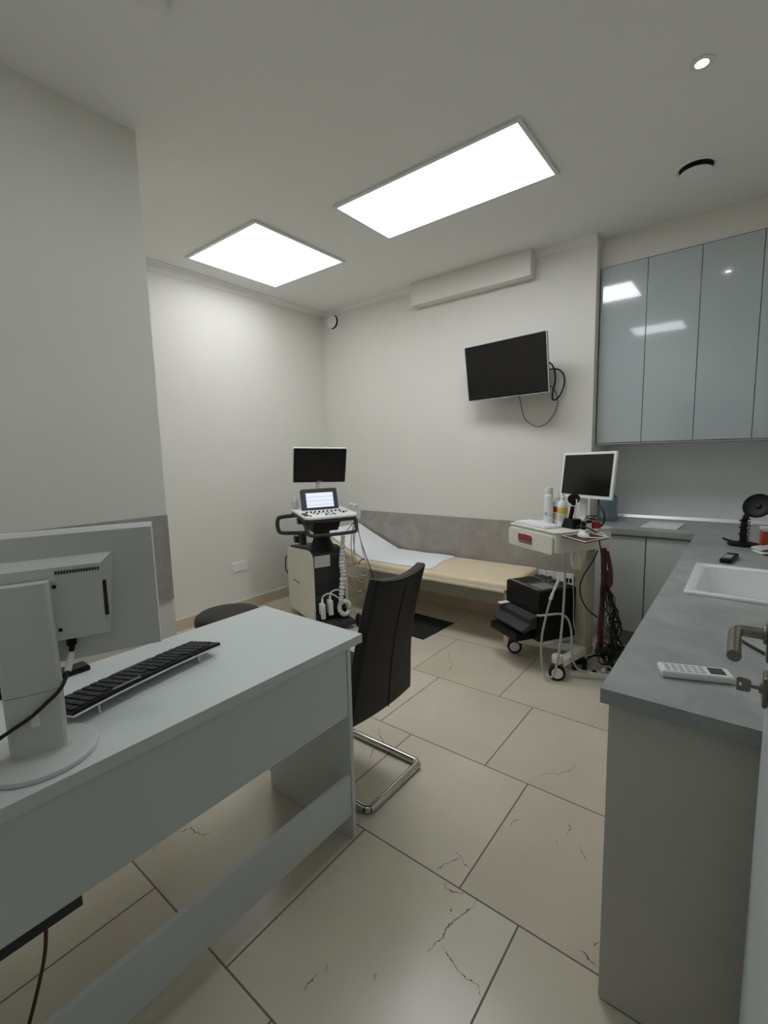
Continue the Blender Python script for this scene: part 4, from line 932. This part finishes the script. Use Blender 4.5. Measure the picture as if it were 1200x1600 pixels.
for i in range(4):
    x = -.09 + i * .06
    MB().lathe([(.0175, .0425), (.0195, .0425), (.0195, .0435), (.0165, .0435), (.0165, .0425)], o=(x, 0, 0), n=24).build('outlet_ring', 'grey_pl', ps)
for i in range(2):
    x = -.09 + i * .06; pgm = MB(); pgm.cyl((x, 0, .044), (x, .004, .082), .018, .013, n=18, bev=.003); pgm.tube([(x, .004, .08), (x - .01, .03, .10), (x + .02, .09, .08), (x + .04, .14, .02)], .004, n=8); pgm.build('plug', 'black_pl', ps)
pgm = MB(); pgm.cyl((.085, 0, .044), (.088, .002, .07), .017, .012, n=18, bev=.003); pgm.tube([(.088, .002, .068), (.10, -.005, .085), (.14, .02, .06), (.17, .05, .01)], .004, n=8); pgm.build('pale_plug', 'ivory_pl', ps)
t = thing('power_adapter', 'black power adapter block behind the power strip', 'adapter', (2.93, -.60, 0), 24)
box('adapter_body', 'black_pl', (-.07, .07, -.035, .035, 0, .04), t, bev=.006)
MB().tube([(.07, 0, .02), (.12, .01, .05), (.16, -.02, .07), (.13, -.05, .085), (.08, -.035, .06)], .0045, n=8).build('adapter_lead', 'cord', t)

# ------------------------------------------------------------------ things on the worktop
WT = zt
t = thing('blue_bottle', 'translucent blue plastic bottle on the worktop behind the cart monitor', 'bottle', (2.925, .28, WT + .0005))
MB().lathe([(0, 0), (.062, 0), (.068, .006), (.068, .16), (.060, .195), (.03, .225), (.022, .23), (.022, .25), (0, .25)], n=32).build('bottle_body', 'blueclear', t, 50)
MB().lathe([(.026, .245), (.026, .275), (.023, .278), (0, .278)], n=24).build('bottle_cap', 'white_pl', t)
t = thing('paper_pad', 'white pad of paper lying on the back worktop', 'paper pad', (3.335, .155, WT + .0005), -4)
box('pad_sheets', 'paper', (-.115, .115, -.15, .15, 0, .008), t); box('pad_backing', 'label', (-.116, .116, -.151, .151, -.0004, .0), t)
# round-headed black lamp
t = thing('table_lamp', 'small black lamp with a round dish head on the worktop', 'lamp', (3.815, -.44, WT + .0005), 0)
MB().lathe([(0, 0), (.066, 0), (.070, .006), (.066, .018), (.03, .026), (0, .027)], n=36, T=Matrix.Diagonal((1.1, .85, 1, 1))).build('lamp_base', 'black_pl', t, 50)
ft = MB(); ft.tube([(-.03, .03, .012), (-.075, .08, .014), (-.10, .12, .016)], .007, n=8); ft.tube([(.03, -.03, .012), (.045, -.075, .010), (.05, -.10, .009)], .008, n=8); ft.build('foot', 'black_pl', t)
MB().tube([(0, 0, .022), (-.003, 0, .09), (0, .0, .15), (.012, 0, .19), (.03, 0, .215)], lambda t_: .019 - .006 * t_, n=14).build('lamp_neck', 'black_pl', t, 60)
nkm = MB()
for i in range(7):
    z = .045 + i * .02; s_ = -1 if i % 2 else 1
    nkm.tube([(s_ * .013 + .012 * math.cos(k_ * .9), .018 * math.sin(k_ * .9), z + .004 * k_ - .01) for k_ in range(8)], .0035, n=6, closed=False)
nkm.build('lamp_cord', 'cord', t)
dv = Vector((3.813 - 3.865, -3.84 + .46, .62)).normalized()
Th = Matrix.Translation((.055, -.02, .238)) @ Vector((-.35, -.85, .42)).normalized().to_track_quat('Z', 'Y').to_matrix().to_4x4()
MB().lathe([(0, -.045), (.03, -.043), (.055, -.025), (.07, .0), (.073, .008), (.069, .010), (.055, .0), (0, -.004)], n=40, T=Th).build('lamp_head', 'black_pl', t, 60)
MB().lathe([(0, .0), (.014, .0), (.016, .006), (.010, .014), (0, .016)], n=20, T=Th @ Matrix.Translation((0, 0, -.002))).build('lamp_knob', 'dark_pl', t, 60)
t = thing('small_remote', 'small black remote control lying near the sink', 'remote', (3.763, -.915, WT + .0005), 82)
MB().box(-.095, .095, -.026, .026, 0, .024, bev=.007, seg=3).build('remote_body', 'black_pl', t)
rb = MB()
for i in range(5):
    for j in range(3): rb.box(-.07 + i * .02, -.058 + i * .02, -.0155 + j * .0115, -.0075 + j * .0115, .0242, .0258)
rb.build('remote_buttons', 'grey_pl', t)
t = thing('remote_control', 'white air conditioner remote lying on the near end of the worktop', 'remote', (3.735, -2.472, WT + .0005), 20)
T_ = Matrix.Rotation(R(0), 4, 'Z')
MB().box(-.080, .080, -.028, .028, 0, .020, bev=.006, seg=3).build('remote_body', 'white_pl', t)
MB().box(.030, .064, -.018, .016, .0202, .0212).build('remote_display', 'slate_pl', t)
rb = MB()
for i in range(6):
    for j in range(3): rb.box(-.068 + i * .0155, -.057 + i * .0155, -.020 + j * .014, -.0105 + j * .014, .0202, .0216, bev=.0006, seg=1)
rb.build('remote_buttons', 'label', t)
t = thing('orange_box', 'orange-red box at the right edge behind the black lamp', 'box', (3.955, -.34, WT + .0005), 8)
box('box_body', 'orange', (-.06, .06, -.05, .05, 0, .085), t, bev=.003); box('box_lid', 'paper', (-.062, .062, -.052, .052, .0855, .105), t, bev=.003)
t = thing('foil_packet', 'flat white packets with dark edges beside the lamp at the right edge', 'packet', (3.965, -.60, WT + .0005), 22)
def pk(u, v): return Vector((-.10 + .2 * u, -.06 + .12 * v, .004 + .014 * math.sin(u * 3.14) * (.5 + .5 * v) + .003 * math.sin(u * 20)))
MB().grid(pk, 20, 8, .002).build('packet_sheet', 'white_pl', t, 60)
def pk2(u, v): return Vector((-.09 + .2 * u, -.02 + .11 * v, .014 + .018 * math.sin(u * 3.14) + .003 * math.sin(u * 14)))
MB().grid(pk2, 20, 8, .002).build('packet_top', 'label', t, 60)
box('packet_edge', 'black_pl', (-.085, .10, -.075, -.067, .0, .007), t)
tag(MB().tube([(3.80, -2.09, WT + .005), (3.84, -2.16, WT + .0048), (3.90, -2.24, WT + .0048), (3.99, -2.33, WT + .0048), (4.08, -2.36, WT + .0048)], .0042, n=8).build('black_cable', 'cord'), 'black cable lying on the worktop behind the door handle', 'cord')
